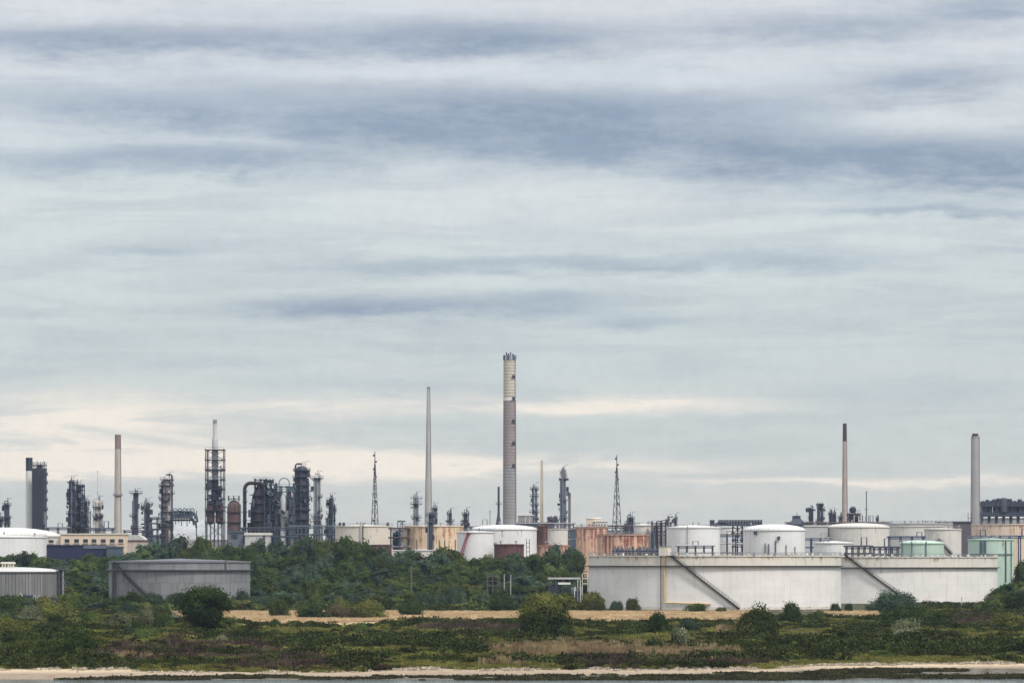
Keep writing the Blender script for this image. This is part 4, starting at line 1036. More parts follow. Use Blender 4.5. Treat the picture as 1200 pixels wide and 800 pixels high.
# ================================================================== process columns
def column(px, w, top, Y, mat, label, plats=6, seed=0, pmat=None, low=622, pipes=2, ext=1.3, head='dome', neck=None, vent=True, toppl=True, side=None, rows=None, cat='column', name='process_column', sparse=False):
    g = random.Random(seed * 7 + int(px)); s = S(Y); x = X(px, Y); z0 = gz(x, Y) - .2; H = Z(top, Y) - z0; r = w * s / 2
    pm = pmat or NAVY2
    o = thing(name, (x, Y, z0), label, cat)
    zl = Z(low, Y) - z0
    if neck:                                     # (row, width): slimmer above that row
        zn = Z(neck[0], Y) - z0; r2 = neck[1] * s / 2
        pr = [(r, 0), (r, zn - 2 * (r - r2)), (r2, zn)]
    else:
        r2 = r; pr = [(r, 0)]
    hd = r2 * .7 if head == 'dome' else 0
    pr.append((r2, H - hd))
    if head == 'dome': pr += [(r2 * math.cos(a), H - hd + hd * math.sin(a)) for a in (.4, .8, 1.2)] + [(.001, H)]
    MB().lathe(pr, 20).build('shell', mat, o)
    rr = lambda z: (r2 if neck and z > zn else r)
    zz = [Z(q, Y) - z0 for q in rows] if rows else [zl + (H - zl) * (i + .6 + g.uniform(-.2, .2)) / plats for i in range(plats)]
    if toppl: zz[-1] = H - hd - .4
    for z in zz:
        q = rr(z); full = g.random() < .45; a0 = g.uniform(0, 6.28) if side is None else side - g.uniform(1.0, 1.6)
        a1 = a0 + (2 * math.pi if full else g.uniform(2.0, 4.2)); e = ext * g.uniform(.8, 1.25); n = 18 if full else 12
        b = MB().ring(q - .03, q + e, z, .28, a0, a1, n)
        for i in range(0, n + (0 if full else 1), 2):
            a = a0 + (a1 - a0) * i / n; p = ((q + e - .06) * math.cos(a), (q + e - .06) * math.sin(a))
            b.tube([(*p, z + .05), (*p, z + 1.2)], .06, 4)
        b.tube(arc_pts(q + e - .06, a0, a1, z + 1.2, n), .07, 4)
        for i in range(1, n, 4):                 # brackets
            a = a0 + (a1 - a0) * i / n; b.beam((q * math.cos(a), q * math.sin(a), z - 1.3), ((q + e) * math.cos(a), (q + e) * math.sin(a), z + .05), .16)
        b.build('platform', pm, o)
    for k in range(pipes):
        a = g.uniform(-2.9, -.2); pr_ = g.uniform(.14, .34) * (1 + .25 * r); q = r + pr_ + .35; zt = H * g.uniform(.75, .99) if k else H + .9
        pts = [(q * math.cos(a), q * math.sin(a), 0), (q * math.cos(a), q * math.sin(a), zt - .6), (q * .8 * math.cos(a), q * .8 * math.sin(a), zt), (0, 0, zt)] if k == 0 else \
              [(q * math.cos(a), q * math.sin(a), 0), (q * math.cos(a), q * math.sin(a), zt - .4), (r2 * .8 * math.cos(a), r2 * .8 * math.sin(a), zt)]
        MB().tube(pts, pr_, 7).build('riser_pipe', g.choice([mat, pm, PIPE, STEEL]), o)
    for k in range(int(plats * 1.6) if plats > 2 else 1):             # valves, drums and nozzles hung on the shell
        a = g.choice((g.uniform(-3.3, -2.6), g.uniform(-.5, .2), g.uniform(-3.1, 0))); z = g.uniform(zl - 3, H - 1); q = rr(z) + g.uniform(.2, 1.1); e = g.uniform(.6, 1.5)
        MB().box((q * math.cos(a), q * math.sin(a), z), (g.uniform(.6, 1.7), e, g.uniform(.5, 2.6)), a).build(g.choice(('valve', 'junction_box', 'nozzle')), g.choice([pm, pm, STEEL, NAVY]), o)
    a = g.uniform(-2.6, -.5); b = MB()
    for da in (-.3, .3):
        q = r + .55; b.tube([(q * math.cos(a) - da * math.sin(a), q * math.sin(a) + da * math.cos(a), 0), (q * math.cos(a) - da * math.sin(a), q * math.sin(a) + da * math.cos(a), H)], .08, 4)
    z = 1.0
    while z < H - 1:
        b.ring(.36, .44, z, .12, n=6, c=((r + .8) * math.cos(a), (r + .8) * math.sin(a))); z += 2.4
    b.build('ladder', pm, o, kind='stuff')
    if vent:
        for k in range(2):
            dx = g.uniform(-.6, .6) * r2; hh = g.uniform(1.2, 3.0)
            MB().tube([(dx, 0, H - .8), (dx, 0, H + hh)], .13, 5).build('vent_pipe', pm, o)
        MB().tube([(r2 * .7, -.3, H - 1), (r2 * .7, -.3, H + 2.2), (r2 + 1.4, -.3, H + 2.4)], .11, 5).build('davit', pm, o)
    return o, H, z0, s

column(8, 5.5, 589, 1820, NAVY, 'short dark column standing alone at the far left edge', 3, 1, ext=1.0)
column(1.0, 4, 606, 1800, NAVY, 'stub of a dark column cut by the left picture edge', 2, 2, ext=.8)
column(84.2, 7.0, 562, 1900, NAVY, 'tallest of three clustered dark columns left of the beige chimney', 8, 3)
column(92.4, 6.5, 567, 1930, NAVY2, 'middle one of three clustered dark columns left of the beige chimney', 8, 4, ext=1.6)
column(100.2, 4.6, 586, 1890, NAVY, 'lowest of three clustered dark columns left of the beige chimney', 5, 5, ext=1.4)
column(114.8, 7.0, 586, 1880, BEIGE, 'beige column with dark railed top left of the beige chimney', 5, 6, rows=(619, 605, 594, 589), ext=1.4)
column(159.2, 6.2, 577, 1900, STEEL, 'grey column with wide top deck right of the beige chimney', 3, 7, rows=(619, 604.5, 577.5), ext=1.7, head='flat')
column(172.2, 7.0, 588, 1880, NAVY2, 'stout dark column second right of the beige chimney', 5, 8, rows=(620, 609, 597, 591, 588), ext=1.5)
column(195.6, 9.0, 558, 1870, BEIGE, 'tall beige column wrapped in pipes with dark decks on its left', 8, 9, pipes=4, side=math.pi, ext=1.7, pmat=NAVY2)
column(190.4, 3.2, 568, 1872, REDBROWN, 'slim red brown column against the tall beige one', 5, 10, side=math.pi, ext=1.2, vent=False)
column(353.6, 13.5, 545.5, 1880, NAVY, 'tallest and thickest dark column thick with decks right of the reactor', 14, 11, ext=1.7, pipes=4)
column(371.2, 7.6, 557, 1850, LIGHTGREY, 'pale grey column with broad decks at its foot', 6, 12, rows=(616, 611, 605, 599, 582, 560), ext=1.5, pmat=NAVY2, pipes=3)
column(388.0, 5.6, 583, 1840, NAVY, 'small dark column left of the plain cream tank', 6, 13, low=630, ext=1.2)
column(384.2, 3.6, 606, 1842, NAVY, 'stub column close beside the small dark one', 3, 14, low=630, ext=.8)
column(487.6, 5.8, 581, 1900, STEEL, 'grey column with pale tip left of the slender chimney', 3, 15, rows=(606, 590.5, 584), ext=1.7)
column(508.8, 4.2, 594, 1870, NAVY2, 'dark column just right of the slender chimney foot', 4, 16, ext=1.0)
column(504.8, 5.0, 600, 1672, NAVY2, 'dark red brown column standing before the rust-streaked cream tank', 3, 17, low=640, rows=(612, 604, 601), ext=1.2, vent=False)
column(527.8, 3.6, 600, 1880, NAVY, 'short dark column right of centre behind the rust-streaked tank', 3, 18, ext=1.1)
column(545.6, 4.6, 600, 1760, NAVY2, 'short dark column between the rust-streaked tank and the white tanks', 4, 19, ext=.9, low=625)
column(626.2, 5.6, 570, 1880, STEEL, 'blue grey column between the tallest chimney and the cream stack', 6, 20, ext=1.2, side=math.pi)
column(660.4, 6.8, 550, 1890, STEEL, 'tall grey column with black-ringed tip right of the cream stack', 6, 21, neck=(586, 4.8), rows=(607, 597, 586, 561, 556, 553), ext=.9)
column(739.4, 5.4, 605, 1820, NAVY, 'small dark column right of the right hand lattice mast', 3, 22, ext=.9)
column(733.4, 4.0, 613, 1815, NAVY, 'lower dark stub beside the small column near the right hand mast', 2, 23, ext=1.0)
column(791.4, 3.2, 606, 1830, NAVY, 'tiny dark column above the shallow-coned white tank', 2, 24, ext=.5)
column(782.6, 3.2, 608, 1835, REDBROWN, 'tiny reddish column above the tangle of pipes', 2, 25, ext=.5)
column(949.9, 4.4, 594.5, 1850, NAVY, 'plain dark column left of the mushroom-topped one', 3, 26, ext=.45, vent=False)
column(958.8, 2.8, 592, 1850, NAVY2, 'left leg column under the mushroom-shaped top', 2, 27, ext=.6, vent=False)
column(963.2, 2.8, 594, 1852, NAVY, 'right leg column under the mushroom-shaped top', 3, 28, ext=.8, vent=False)
column(973.4, 3.6, 600, 1850, NAVY, 'left of two short twin dark columns left of the pinkish chimney', 2, 29, ext=.5)
column(977.2, 3.4, 601.5, 1851, NAVY2, 'right of two short twin dark columns left of the pinkish chimney', 2, 30, ext=.5)
column(985.0, 3.6, 604.5, 1850, NAVY, 'stub column touching the pinkish chimney', 2, 31, ext=.7)
column(996.6, 4.2, 602, 1850, NAVY, 'short dark column right of the pinkish chimney', 2, 32, ext=.8)
column(1003.4, 4.2, 603, 1852, NAVY2, 'second short dark column right of the pinkish chimney', 2, 33, ext=.7)
column(1028.0, 2.0, 606, 1830, NAVY, 'tiny dark stub above the left end of the railed tank', 2, 34, ext=.3, vent=False)

def P3(px, py, Y): return (X(px, Y), Y, Z(py, Y))
def local(o, px, py, Y, dy=0.0):
    return (X(px, Y) - o.location.x, Y + dy - o.location.y, Z(py, Y) - o.location.z)
def unit_at(name, px, Y, label, cat):
    x = X(px, Y); return thing(name, (x, Y, gz(x, Y) - .2), label, cat)
def arc2d(cx, cy, r, a0, a1, n=10):
    return [(cx + r * math.cos(R(a0 + (a1 - a0) * i / n)), cy - r * math.sin(R(a0 + (a1 - a0) * i / n))) for i in range(n + 1)]
def run(o, pts, Y, r_px, mat, name='pipe', dy=0.0, n=8):
    return MB().tube([local(o, a, b, Y, dy) for a, b in pts], r_px * S(Y), n).build(name, mat, o)
def block(o, px0, px1, top, bot, Y, depth, mat, name, dy=0.0):
    s = S(Y); c = local(o, (px0 + px1) / 2, (top + bot) / 2, Y, dy)
    return MB().box(c, ((px1 - px0) * s, depth, (bot - top) * s)).build(name, mat, o)
def vessel(o, px, w, top, bot, Y, mat, name='vessel', dy=0.0, prof=None, n=24):
    """upright vessel of revolution, prof = [(width factor, height factor)]"""
    s = S(Y); r = w * s / 2; zb = Z(bot, Y) - o.location.z; h = (bot - top) * s; cx = X(px, Y) - o.location.x; cy = Y + dy - o.location.y
    prof = prof or [(1, 0), (1, .86), (.9, .93), (.6, .98), (.001, 1)]
    return MB().lathe([(max(f * r, .001), zb + z * h) for f, z in prof], n, (cx, cy), cap0=True).build(name, mat, o)
def frame(o, px0, px1, top, bot, Y, depth, nx, rows, mat, wpost=.35, brace=True, dy=0.0, deckmat=None, rail=True):
    """open steel frame: posts, decks, railings, diagonals"""
    s = S(Y); zt = Z(top, Y) - o.location.z; zb = Z(bot, Y) - o.location.z
    xs = [X(px0 + (px1 - px0) * i / (nx - 1), Y) - o.location.x for i in range(nx)]
    y0, y1 = Y + dy - o.location.y - depth / 2, Y + dy - o.location.y + depth / 2
    for x in xs:
        for y in (y0, y1): MB().box((x, y, (zt + zb) / 2), (wpost, wpost, zt - zb)).build('post', mat, o)
    zr = sorted(Z(q, Y) - o.location.z for q in rows)
    for z in zr:
        MB().box(((xs[0] + xs[-1]) / 2, (y0 + y1) / 2, z), (xs[-1] - xs[0] + 1.0, depth + 1.0, .3)).build('deck', deckmat or mat, o)
        if rail:
            b = MB(); k = max(2, int((xs[-1] - xs[0]) / 1.8)); yy = y0 - .45
            for i in range(k + 1):
                x = xs[0] - .45 + (xs[-1] - xs[0] + .9) * i / k; b.tube([(x, yy, z), (x, yy, z + 1.2)], .05, 4)
            b.tube([(xs[0] - .45, yy, z + 1.2), (xs[-1] + .45, yy, z + 1.2)], .07, 4); b.build('railing', mat, o, kind='stuff')
    if brace:
        b = MB(); lv = [zb] + zr
        for i, (za, zc) in enumerate(zip(lv, lv[1:])):
            for j, (xa, xb) in enumerate(zip(xs, xs[1:])):
                if (i + j) % 2 == 0: b.beam((xa, y0, za), (xb, y0, zc), .2)
                else: b.beam((xb, y0, za), (xa, y0, zc), .2)
        b.build('bracing', mat, o, kind='stuff')

# ---- dark slab tower beside the white flue stack
Y = 1840; o = unit_at('reactor_tower', 46, Y, 'dark clad slab tower right of the white flue stack', 'tower')
block(o, 39, 53.6, 549, 640, Y, 9, NAVY, 'cladding')
for k in range(9): block(o, 39.4 + k * 1.65, 40.2 + k * 1.65, 549.5, 640, Y, .5, NAVY2, 'rib', dy=-4.7)
for q in (556, 566, 576, 586, 597, 607): block(o, 53.6, 55.6, q, q + .8, Y, 6, NAVY2, 'platform', dy=0); 
for q in (556, 566, 576, 586, 597, 607): block(o, 55.0, 55.3, q - 3, q, Y, 6, STEEL, 'guard_rail')
frame(o, 40, 53, 541, 549, Y, 7, 4, (545, 549), NAVY2, .3)
vessel(o, 46.5, 7, 543, 549, Y, PIPE, 'top_vessel')
run(o, [(51.5, 550), (51.5, 540)], Y, .5, NAVY, 'vent_pipe'); run(o, [(43.6, 549), (43.6, 539.5)], Y, .35, STEEL, 'vent_pipe')
run(o, [(53.2, 614), (53.2, 600), (55, 600), (55, 625)], Y, .6, PIPE, 'side_pipe', dy=-5)

# ---- steel frame tying the dark cluster, and pipe racks at left
Y = 1915; o = unit_at('steel_frame', 90, Y, 'open dark steel frame round the three clustered columns', 'frame')
frame(o, 80, 103, 598, 640, Y, 9, 4, (600, 606, 612, 618), NAVY, .5, dy=6)
frame(o, 81, 96, 567, 640, Y, 8, 3, (568, 574, 580, 586, 592), NAVY, .45, dy=7)
for k in range(16): block(o, 81 + (k * 5.3) % 20, 84.5 + (k * 5.3) % 20, 572 + k * 3.0, 575 + k * 3.0 + k % 3, Y, 2.2, (NAVY, NAVY2, STEEL)[k % 3], 'equipment_box', dy=2 - k % 2 * 5)
def rack(px0, px1, top, Y, label, mat=NAVY2, tiers=2, npipe=5, gap=4.2, pm=(PIPE, STEEL, REDBROWN, LIGHTGREY), nx=None):
    o = unit_at('pipe_rack', (px0 + px1) / 2, Y, label, 'pipe rack'); s = S(Y)
    zt = Z(top, Y) - o.location.z; L = (px1 - px0) * s; nx = nx or max(2, int((px1 - px0) / 9) + 1); D = 6.0
    for i in range(nx):
        x = -L / 2 + L * i / (nx - 1)
        for y in (-D / 2, D / 2): MB().box((x, y, zt / 2), (.45, .45, zt)).build('post', mat, o)
        for t in range(tiers): MB().box((x, 0, zt - t * gap - .15), (.4, D + .9, .35)).build('cross_beam', mat, o)
    for y in (-D / 2 - .1, D / 2 + .1): MB().box((0, y, zt - .5), (L, .3, .45)).build('side_beam', mat, o)
    for t in range(tiers):
        for k in range(npipe):
            r_ = rng.uniform(.15, .42); y = -D / 2 + .7 + (D - 1.4) * k / max(1, npipe - 1); z = zt - t * gap + .05 + r_
            MB().tube([(-L / 2 - 1, y, z), (L / 2 + 1, y, z)], r_, 7).build('pipe', rng.choice(pm), o)
    for k in range(max(1, nx // 3)):
        x = rng.uniform(-.4, .4) * L; h = rng.uniform(1.5, 4)
        MB().tube([(x, -1, zt), (x, -1, zt + h), (x + 2.2, -1, zt + h), (x + 2.2, -1, zt)], .25, 6).build('expansion_loop', rng.choice(pm), o)
    return o
rack(56, 80, 619, 1800, 'low pipe rack above the navy shed at left', mat=NAVY, pm=(NAVY, NAVY2, STEEL))
rack(103, 132, 620, 1805, 'low pipe rack running to the beige chimney foot', tiers=2, mat=NAVY, pm=(NAVY, NAVY2))
rack(146, 178, 622, 1830, 'low pipe rack below the grey and dark columns right of the beige chimney', tiers=2, mat=NAVY, pm=(NAVY, NAVY2, STEEL))
rack(177, 192, 607, 1860, 'short tall pipe rack left of the tall beige column', mat=NAVY, pm=(NAVY2, STEEL, NAVY), tiers=4, gap=3, nx=3)
rack(284, 346, 619.5, 1790, 'pipe rack along the foot of the reactor', tiers=2, mat=NAVY, pm=(NAVY, NAVY2, TEAL))
rack(340, 396, 617, 1800, 'pipe rack below the thickest dark column', tiers=2, mat=TEAL, pm=(NAVY2, TEAL, STEEL))
rack(458, 478, 620, 1690, 'short pipe rack between the cream tanks', tiers=3, nx=3)
rack(543, 580, 617, 1800, 'pipe rack behind the white tanks', tiers=2)
rack(605, 672, 614, 1830, 'pipe rack at the foot of the tallest chimney', tiers=3)
rack(664, 690, 622, 1720, 'teal pipe rack between the pale tank and the rusty tank', tiers=3, mat=TEAL, nx=4)
rack(712, 776, 617, 1800, 'pipe rack behind the right hand lattice mast', tiers=3)
rack(842, 872, 627, 1690, 'pipe rack below the dark pipe bridge', tiers=3, mat=BLUE, nx=4)
rack(940, 972, 631, 1650, 'blue pipe rack between the white domed tanks', tiers=2, mat=BLUE, pm=(BLUE, PIPE), nx=4)
rack(1042, 1082, 629.5, 1600, 'thin blue pipe rack over the green domed tank', tiers=1, mat=BLUE, pm=(BLUE, NAVY2), npipe=2, nx=4)
rack(1138, 1206, 628.6, 1560, 'long blue pipe rack at the right edge over the tall green tank', tiers=1, mat=BLUE, pm=(BLUE, NAVY2), npipe=2, nx=7)
rack(922, 1040, 613, 1830, 'pipe rack behind the right hand domed tanks', tiers=2)
rack(1100, 1210, 612, 1880, 'pipe rack behind the thick grey chimney', tiers=2)
rack(795, 835, 640, 1500, 'low pipe manifold at the foot of the shallow-coned white tank', tiers=2, mat=NAVY2, nx=5, gap=3)
rack(992, 1020, 641, 1500, 'low dark pipe manifold behind the join of the long tanks', tiers=2, mat=NAVY, pm=(NAVY, NAVY2), nx=5, gap=3)
rack(1024, 1052, 642, 1480, 'low dark pipe manifold left of the green domed tank', tiers=2, mat=NAVY2, pm=(NAVY, NAVY2, BLUE), nx=5, gap=3)

Y = 1500; o = unit_at('valve_manifold', 747, Y, 'row of dark valve housings showing over the end of the nearest long tank', 'valves')
for k in range(13):
    a = 720.5 + k * 4.3 + rng.uniform(-.6, .6); w_ = rng.uniform(2.6, 4.2)
    vessel(o, a, w_, 639.5 + rng.uniform(-1, 2.5), 652, Y, rng.choice([NAVY, NAVY, NAVY2, STEEL]), 'valve_housing', dy=rng.uniform(-2, 2), prof=[(.7, 0), (1, .3), (1, .75), (.6, .9), (.3, 1)], n=10)
run(o, [(717, 645.5), (777, 645.5)], Y, .9, NAVY, 'header'); run(o, [(717, 648), (777, 648)], Y, .7, NAVY2, 'header', dy=-2); run(o, [(718, 643.5), (776, 643.5)], Y, .3, STEEL, 'handrail', dy=-3)
# ---- overhead bank of looping pipes and the steam under it
Y = 1860; o = unit_at('pipe_bank', 216, Y, 'dark overhead bank of looping pipes with steam below', 'pipes')
for q, k in ((599, 0), (602.5, 2.0), (606, -1.5), (609, 1.0)): run(o, [(199, q), (224 + k, q), (228 + k, q + 2), (229 + k, q + 9)], Y, 1.25, NAVY if k else TEAL, 'header', dy=k)
for k, cx in enumerate((206, 211, 216.5, 221, 225)):
    run(o, [(cx - 2, 606)] + arc2d(cx, 597.5, 2.0, 180, 0) + [(cx + 2, 604)], Y, .55, (STEEL, NAVY, TEAL)[k % 3], 'loop', dy=-2 + k)
for cx, b in ((203, 622), (206, 614), (209.5, 612), (213, 616), (216, 611), (219.5, 617), (222.5, 613), (230.3, 628), (226, 612)): run(o, [(cx, 603), (cx, b)], Y, .5, NAVY2 if cx < 226 else STEEL, 'drop_pipe', dy=-1.5)
for cx in (200.5, 230.3): run(o, [(cx, 598), (cx, 645)], Y, .55, NAVY2, 'post')
for k in range(7): block(o, 203 + k * 3.3, 205.6 + k * 3.3, 598 + k % 3, 607 - k % 2, Y, 1.5, NAVY if k % 2 else TEAL, 'valve_box', dy=.8)
def steam():
    mat, N, out = newmat('steam')
    v = N.node('ShaderNodeVolumePrincipled'); v.inputs['Color'].default_value = (.97, .98, 1, 1); v.inputs['Density'].default_value = 0.2
    N.l.new(v.outputs[0], out.inputs['Volume'])
    import bmesh
    bm = bmesh.new(); bmesh.ops.create_icosphere(bm, subdivisions=4, radius=1.0)
    from mathutils import noise as mn
    for q in bm.verts:
        d = q.co.normalized(); k = 1 + .9 * mn.fractal(d * 2.2 + Vector((3, 1, 2)), 0.8, 2.0, 5)
        q.co = Vector((d.x * 8.2 * k + (d.z * 2.2), d.y * 4 * k, d.z * 5.5 * k))
    m = bpy.data.meshes.new('steam_plume'); bm.to_mesh(m); bm.free()
    o = mk('steam_plume', m, mat, None, P3(221, 622, 1885)); tag(o, 'white steam drifting under the overhead pipe bank', 'steam', kind='stuff')
steam()

# ---- caged tower with pale stack
Y = 1830; o = unit_at('caged_stack', 252, Y, 'tall pale stack rising from a lattice cage over rusty vessels', 'tower')
vessel(o, 252, 6.0, 492, 600, Y, LIGHTGREY, 'stack', prof=[(1.3, 0), (1.3, .6), (1.2, .78), (1.12, .80), (.88, .82), (.80, 1)])
vessel(o, 252, 4.9, 491.5, 504, Y, paint('stack_tip', (.30, .27, .26), .8, .3), 'stack_tip', prof=[(1.02, 0), (.99, 1), (.7, 1), (.7, .8)])
frame(o, 241.8, 262.6, 526, 648, Y, 9, 2, (527, 539, 550, 562, 573, 584.5, 598, 612), NAVY, .42)
b = MB()
for z0_, z1_ in ((527, 539), (539, 550), (550, 562), (562, 573), (573, 584.5), (584.5, 598), (598, 612), (612, 630)):
    for dy in (-4.5, 4.5):
        b.beam(local(o, 241.8, z1_, Y, dy), local(o, 262.6, z0_, Y, dy), .17); b.beam(local(o, 262.6, z1_, Y, dy), local(o, 241.8, z0_, Y, dy), .17)
b.build('cage_bracing', NAVY2, o, kind='stuff')
vessel(o, 252, 7.8, 563, 600, Y, NAVY2, 'stack_jacket', prof=[(1.05, 0), (1.05, .9), (1.0, 1)])
for k, (a, q, w_, h_) in enumerate(((244, 566, 4, 7), (258, 569, 5, 9), (245, 579, 5, 5), (248, 586, 6, 4), (258, 577, 4, 6), (243, 596, 3, 9), (261, 597, 3, 9))): block(o, a - w_ / 2, a + w_ / 2, q, q + h_, Y, 2.5, (NAVY, NAVY2, STEEL, TEAL)[k % 4], 'equipment_box', dy=-2.5 + k % 3)
for q in (551, 573, 598): block(o, 241, 263.4, q, q + .7, Y, 9.6, NAVY2, 'girt')
for cx, mt in ((247, REDBROWN), (257.4, DARKRUST)): vessel(o, cx, 9.6, 588, 614, Y, mt, 'drum', prof=[(.5, 0), (1, .12), (1, .85), (.8, .96), (.3, 1)], dy=-1)
vessel(o, 252, 9, 560, 588, Y, NAVY2, 'burner_housing', prof=[(1, 0), (1, .5), (.7, .75), (.62, 1)])
for k in range(5): run(o, [(243 + k * 4.4, 612), (243 + k * 4.4, 640)], Y, .8, STEEL if k % 2 else NAVY2, 'leg_pipe', dy=-3)
run(o, [(244.5, 527), (244.5, 590)], Y, .6, PIPE, 'riser_pipe', dy=-3); run(o, [(259.5, 545), (259.5, 600)], Y, .7, STEEL, 'riser_pipe', dy=-3)
block(o, 243.5, 249, 563, 574, Y, 3, NAVY2, 'equipment_box', dy=-3); block(o, 254, 261, 585, 592, Y, 3, NAVY, 'equipment_box', dy=-3)

# ---- red brown drum
Y = 1815; o = unit_at('regenerator_drum', 274, Y, 'upright red brown drum with railed top left of the big arched pipe', 'vessel')
vessel(o, 274, 15.5, 586, 640, Y, REDBROWN, 'shell', prof=[(1, 0), (1, .82), (.93, .9), (.7, .96), (.3, 1)])
frame(o, 268, 280, 580.5, 587, Y, 4, 3, (584,), NAVY2, .3)
for q in (600, 612): MB().ring(15.5 * S(Y) / 2, 15.5 * S(Y) / 2 + .9, Z(q, Y) - o.location.z, .25, n=24).build('platform', NAVY2, o)
run(o, [(266, 594), (262, 594)], Y, .7, NAVY2, 'side_pipe'); run(o, [(282.5, 640), (282.5, 592), (280, 588)], Y, .6, STEEL, 'riser_pipe', dy=-3)

# ---- the catalytic reactor: fat dark vessel, arched pipe, steel frame
Y = 1825; o = unit_at('reactor', 308, Y, 'fat dark reactor vessel with big arched pipe and steel frame', 'reactor')
vessel(o, 307, 27, 566, 624, Y, paint('reactor_lagging', (.050, .038, .048), .85, .4, var=.4, rust=.4, rustcol=(.085, .042, .038)), 'reactor_shell', prof=[(.80, 0), (.98, .10), (1, .35), (.97, .55), (.84, .74), (.62, .88), (.4, .96), (.25, 1)])
run(o, [(287.5, 632), (287.5, 573)] + arc2d(294.5, 573, 7.0, 180, 90, 8) + [(303, 566), (308, 567), (311, 571)], Y, 2.1, paint('arched_pipe', (.026, .019, .026), .8, .35), 'arched_pipe', dy=-4, n=14)
for q in (575, 587, 599, 609): block(o, 285, 290.5, q, q + 1.2, Y, 2.5, NAVY2, 'pipe_clamp', dy=-4)
for q in (580, 590, 600, 610):
    zc = local(o, 307, q, Y); w_ = 27 * S(Y) / 2 * (1 if q > 588 else .93)
    MB().ring(w_ * .9, w_ + .9, zc[2], .3, R(150), R(390), 22, (zc[0], zc[1])).build('ring_deck', NAVY2, o)
frame(o, 299, 312, 560.5, 575, Y, 6, 3, (562, 567, 571), NAVY, .45)
frame(o, 311, 324, 566, 640, Y, 9, 3, (568, 578, 588, 598, 608), NAVY, .7, dy=-2)
block(o, 312.5, 322, 572, 616, Y, 6, NAVY, 'stair_core', dy=-1)
for k in range(16): block(o, 313 + (k * 7.7) % 29, 316 + (k * 7.7) % 29 + k % 2, 574 + (k * 11.3) % 44, 577 + (k * 11.3) % 44 + k % 3, Y, 2, (NAVY, NAVY2, STEEL, TEAL, PIPE)[k % 5], 'equipment_box', dy=-7.5)
frame(o, 309.5, 320, 561, 567, Y, 5, 4, (562.5,), TEAL, .4)
block(o, 310.5, 319, 562.8, 566, Y, 3, TEAL, 'air_cooler')
frame(o, 322, 344, 569, 640, Y, 10, 4, (570, 576, 582, 592, 602, 612), TEAL, .5, dy=1)
block(o, 320.5, 330, 577, 612, Y, 5, STEEL, 'stair_cladding', dy=-1)
block(o, 323, 343.5, 583, 632, Y, 4, NAVY, 'dark_infill', dy=4)  # added dark block, stands in for shaded depth behind the columns
block(o, 290, 322, 612, 640, Y, 8, NAVY, 'base_house', dy=3)
for k, (a, b_) in enumerate(((294, 597), (298, 585), (316, 603), (321, 590), (325, 606), (341, 585), (337, 598))): vessel(o, a, 3.6, b_, b_ + 9, Y, (NAVY, NAVY2, STEEL, TEAL)[k % 4], 'side_drum', dy=-6 if a > 310 else -8, n=12)
run(o, [(327.5, 600), (327.5, 566)] + arc2d(333.5, 566, 6.0, 180, 0, 12) + [(339.5, 600)], Y, .75, PIPE, 'looped_pipe', dy=-3)
vessel(o, 332.2, 7.4, 580, 640, Y, LIGHTGREY, 'pale_column', dy=-4, prof=[(1, 0), (1, .33), (.6, .38), (.6, .4), (.92, .45), (.92, .93), (.5, 1)])
vessel(o, 339.4, 5.5, 574, 640, Y, REDBROWN, 'brown_column', dy=-2)
block(o, 336, 343.5, 571, 575, Y, 5, TEAL, 'top_box', dy=-2)
for k, (a, b_) in enumerate(((324, 600), (327, 614), (336, 610), (342, 606))): run(o, [(a, 640), (a, b_), (a + 3, b_ - 2)], Y, .6, (PIPE, NAVY2, REDBROWN, STEEL)[k], 'riser_pipe', dy=-6)
for k in range(6): run(o, [(296 + k * 4, 618 + k % 2 * 2), (296 + k * 4, 640)], Y, .7, (NAVY, REDBROWN, STEEL)[k % 3], 'support_leg', dy=-5)
o = unit_at('low_shed', 300, 1780, 'low pale roofed shed under the reactor', 'shed')
block(o, 288, 317, 627, 640, 1780, 10, LIGHTGREY, 'wall'); block(o, 287, 318.5, 624, 626.8, 1780, 11, PALE, 'roof'); block(o, 309, 311.4, 627, 640, 1780, .4, REDBROWN, 'door', dy=-5.3)
o = unit_at('low_shed', 276, 1785, 'low dark shed under the red brown drum', 'shed')
block(o, 268, 286, 624, 640, 1785, 10, STEEL, 'wall'); block(o, 267, 287, 622, 623.8, 1785, 11, TEAL, 'roof'); block(o, 272, 279, 626, 630, 1785, .4, NAVY, 'opening', dy=-5.2)

# ---- buildings
def building(px0, px1, top, bot, Y, depth, wall, label, wins=(), roofmat=None, name='building', parapet=.6, winmat=None):
    o = unit_at(name, (px0 + px1) / 2, Y, label, 'building'); s = S(Y); zt = Z(top, Y) - o.location.z; L = (px1 - px0) * s
    MB().box((0, depth / 2, zt / 2), (L, depth, zt)).build('wall', wall, o)
    MB().box((0, depth / 2, zt + parapet / 2), (L + .7, depth + .7, parapet)).build('roof', roofmat or wall, o)
    for (a, b_, c, d) in wins:
        cx = X((a + b_) / 2, Y) - o.location.x; zc = Z((c + d) / 2, Y) - o.location.z
        w = MB().box((cx, -.03, zc), ((b_ - a) * s, .14, (d - c) * s)).build('window', PALE, o)
        MB().box((cx, -.12, zc), ((b_ - a) * s - .22, .08, (d - c) * s - .22)).build('pane', winmat or GLASS, w)
        MB().box((cx, -.25, zc - (d - c) * s / 2 - .1), ((b_ - a) * s + .4, .5, .16)).build('sill', PALE, w)
    return o
building(71, 147, 626.2, 655, 1640, 12, PEACH, 'long peach building with seven windows in a row at left',
         [(a, a + 6.2, 631.0, 635.8) for a in (75.5, 86.7, 97.2, 107.2, 118, 128.6, 138.6)], CREAM)
building(52, 72, 629, 655, 1645, 10, PALE, 'pale annex at the left end of the peach building', [(57, 63, 632, 636)])
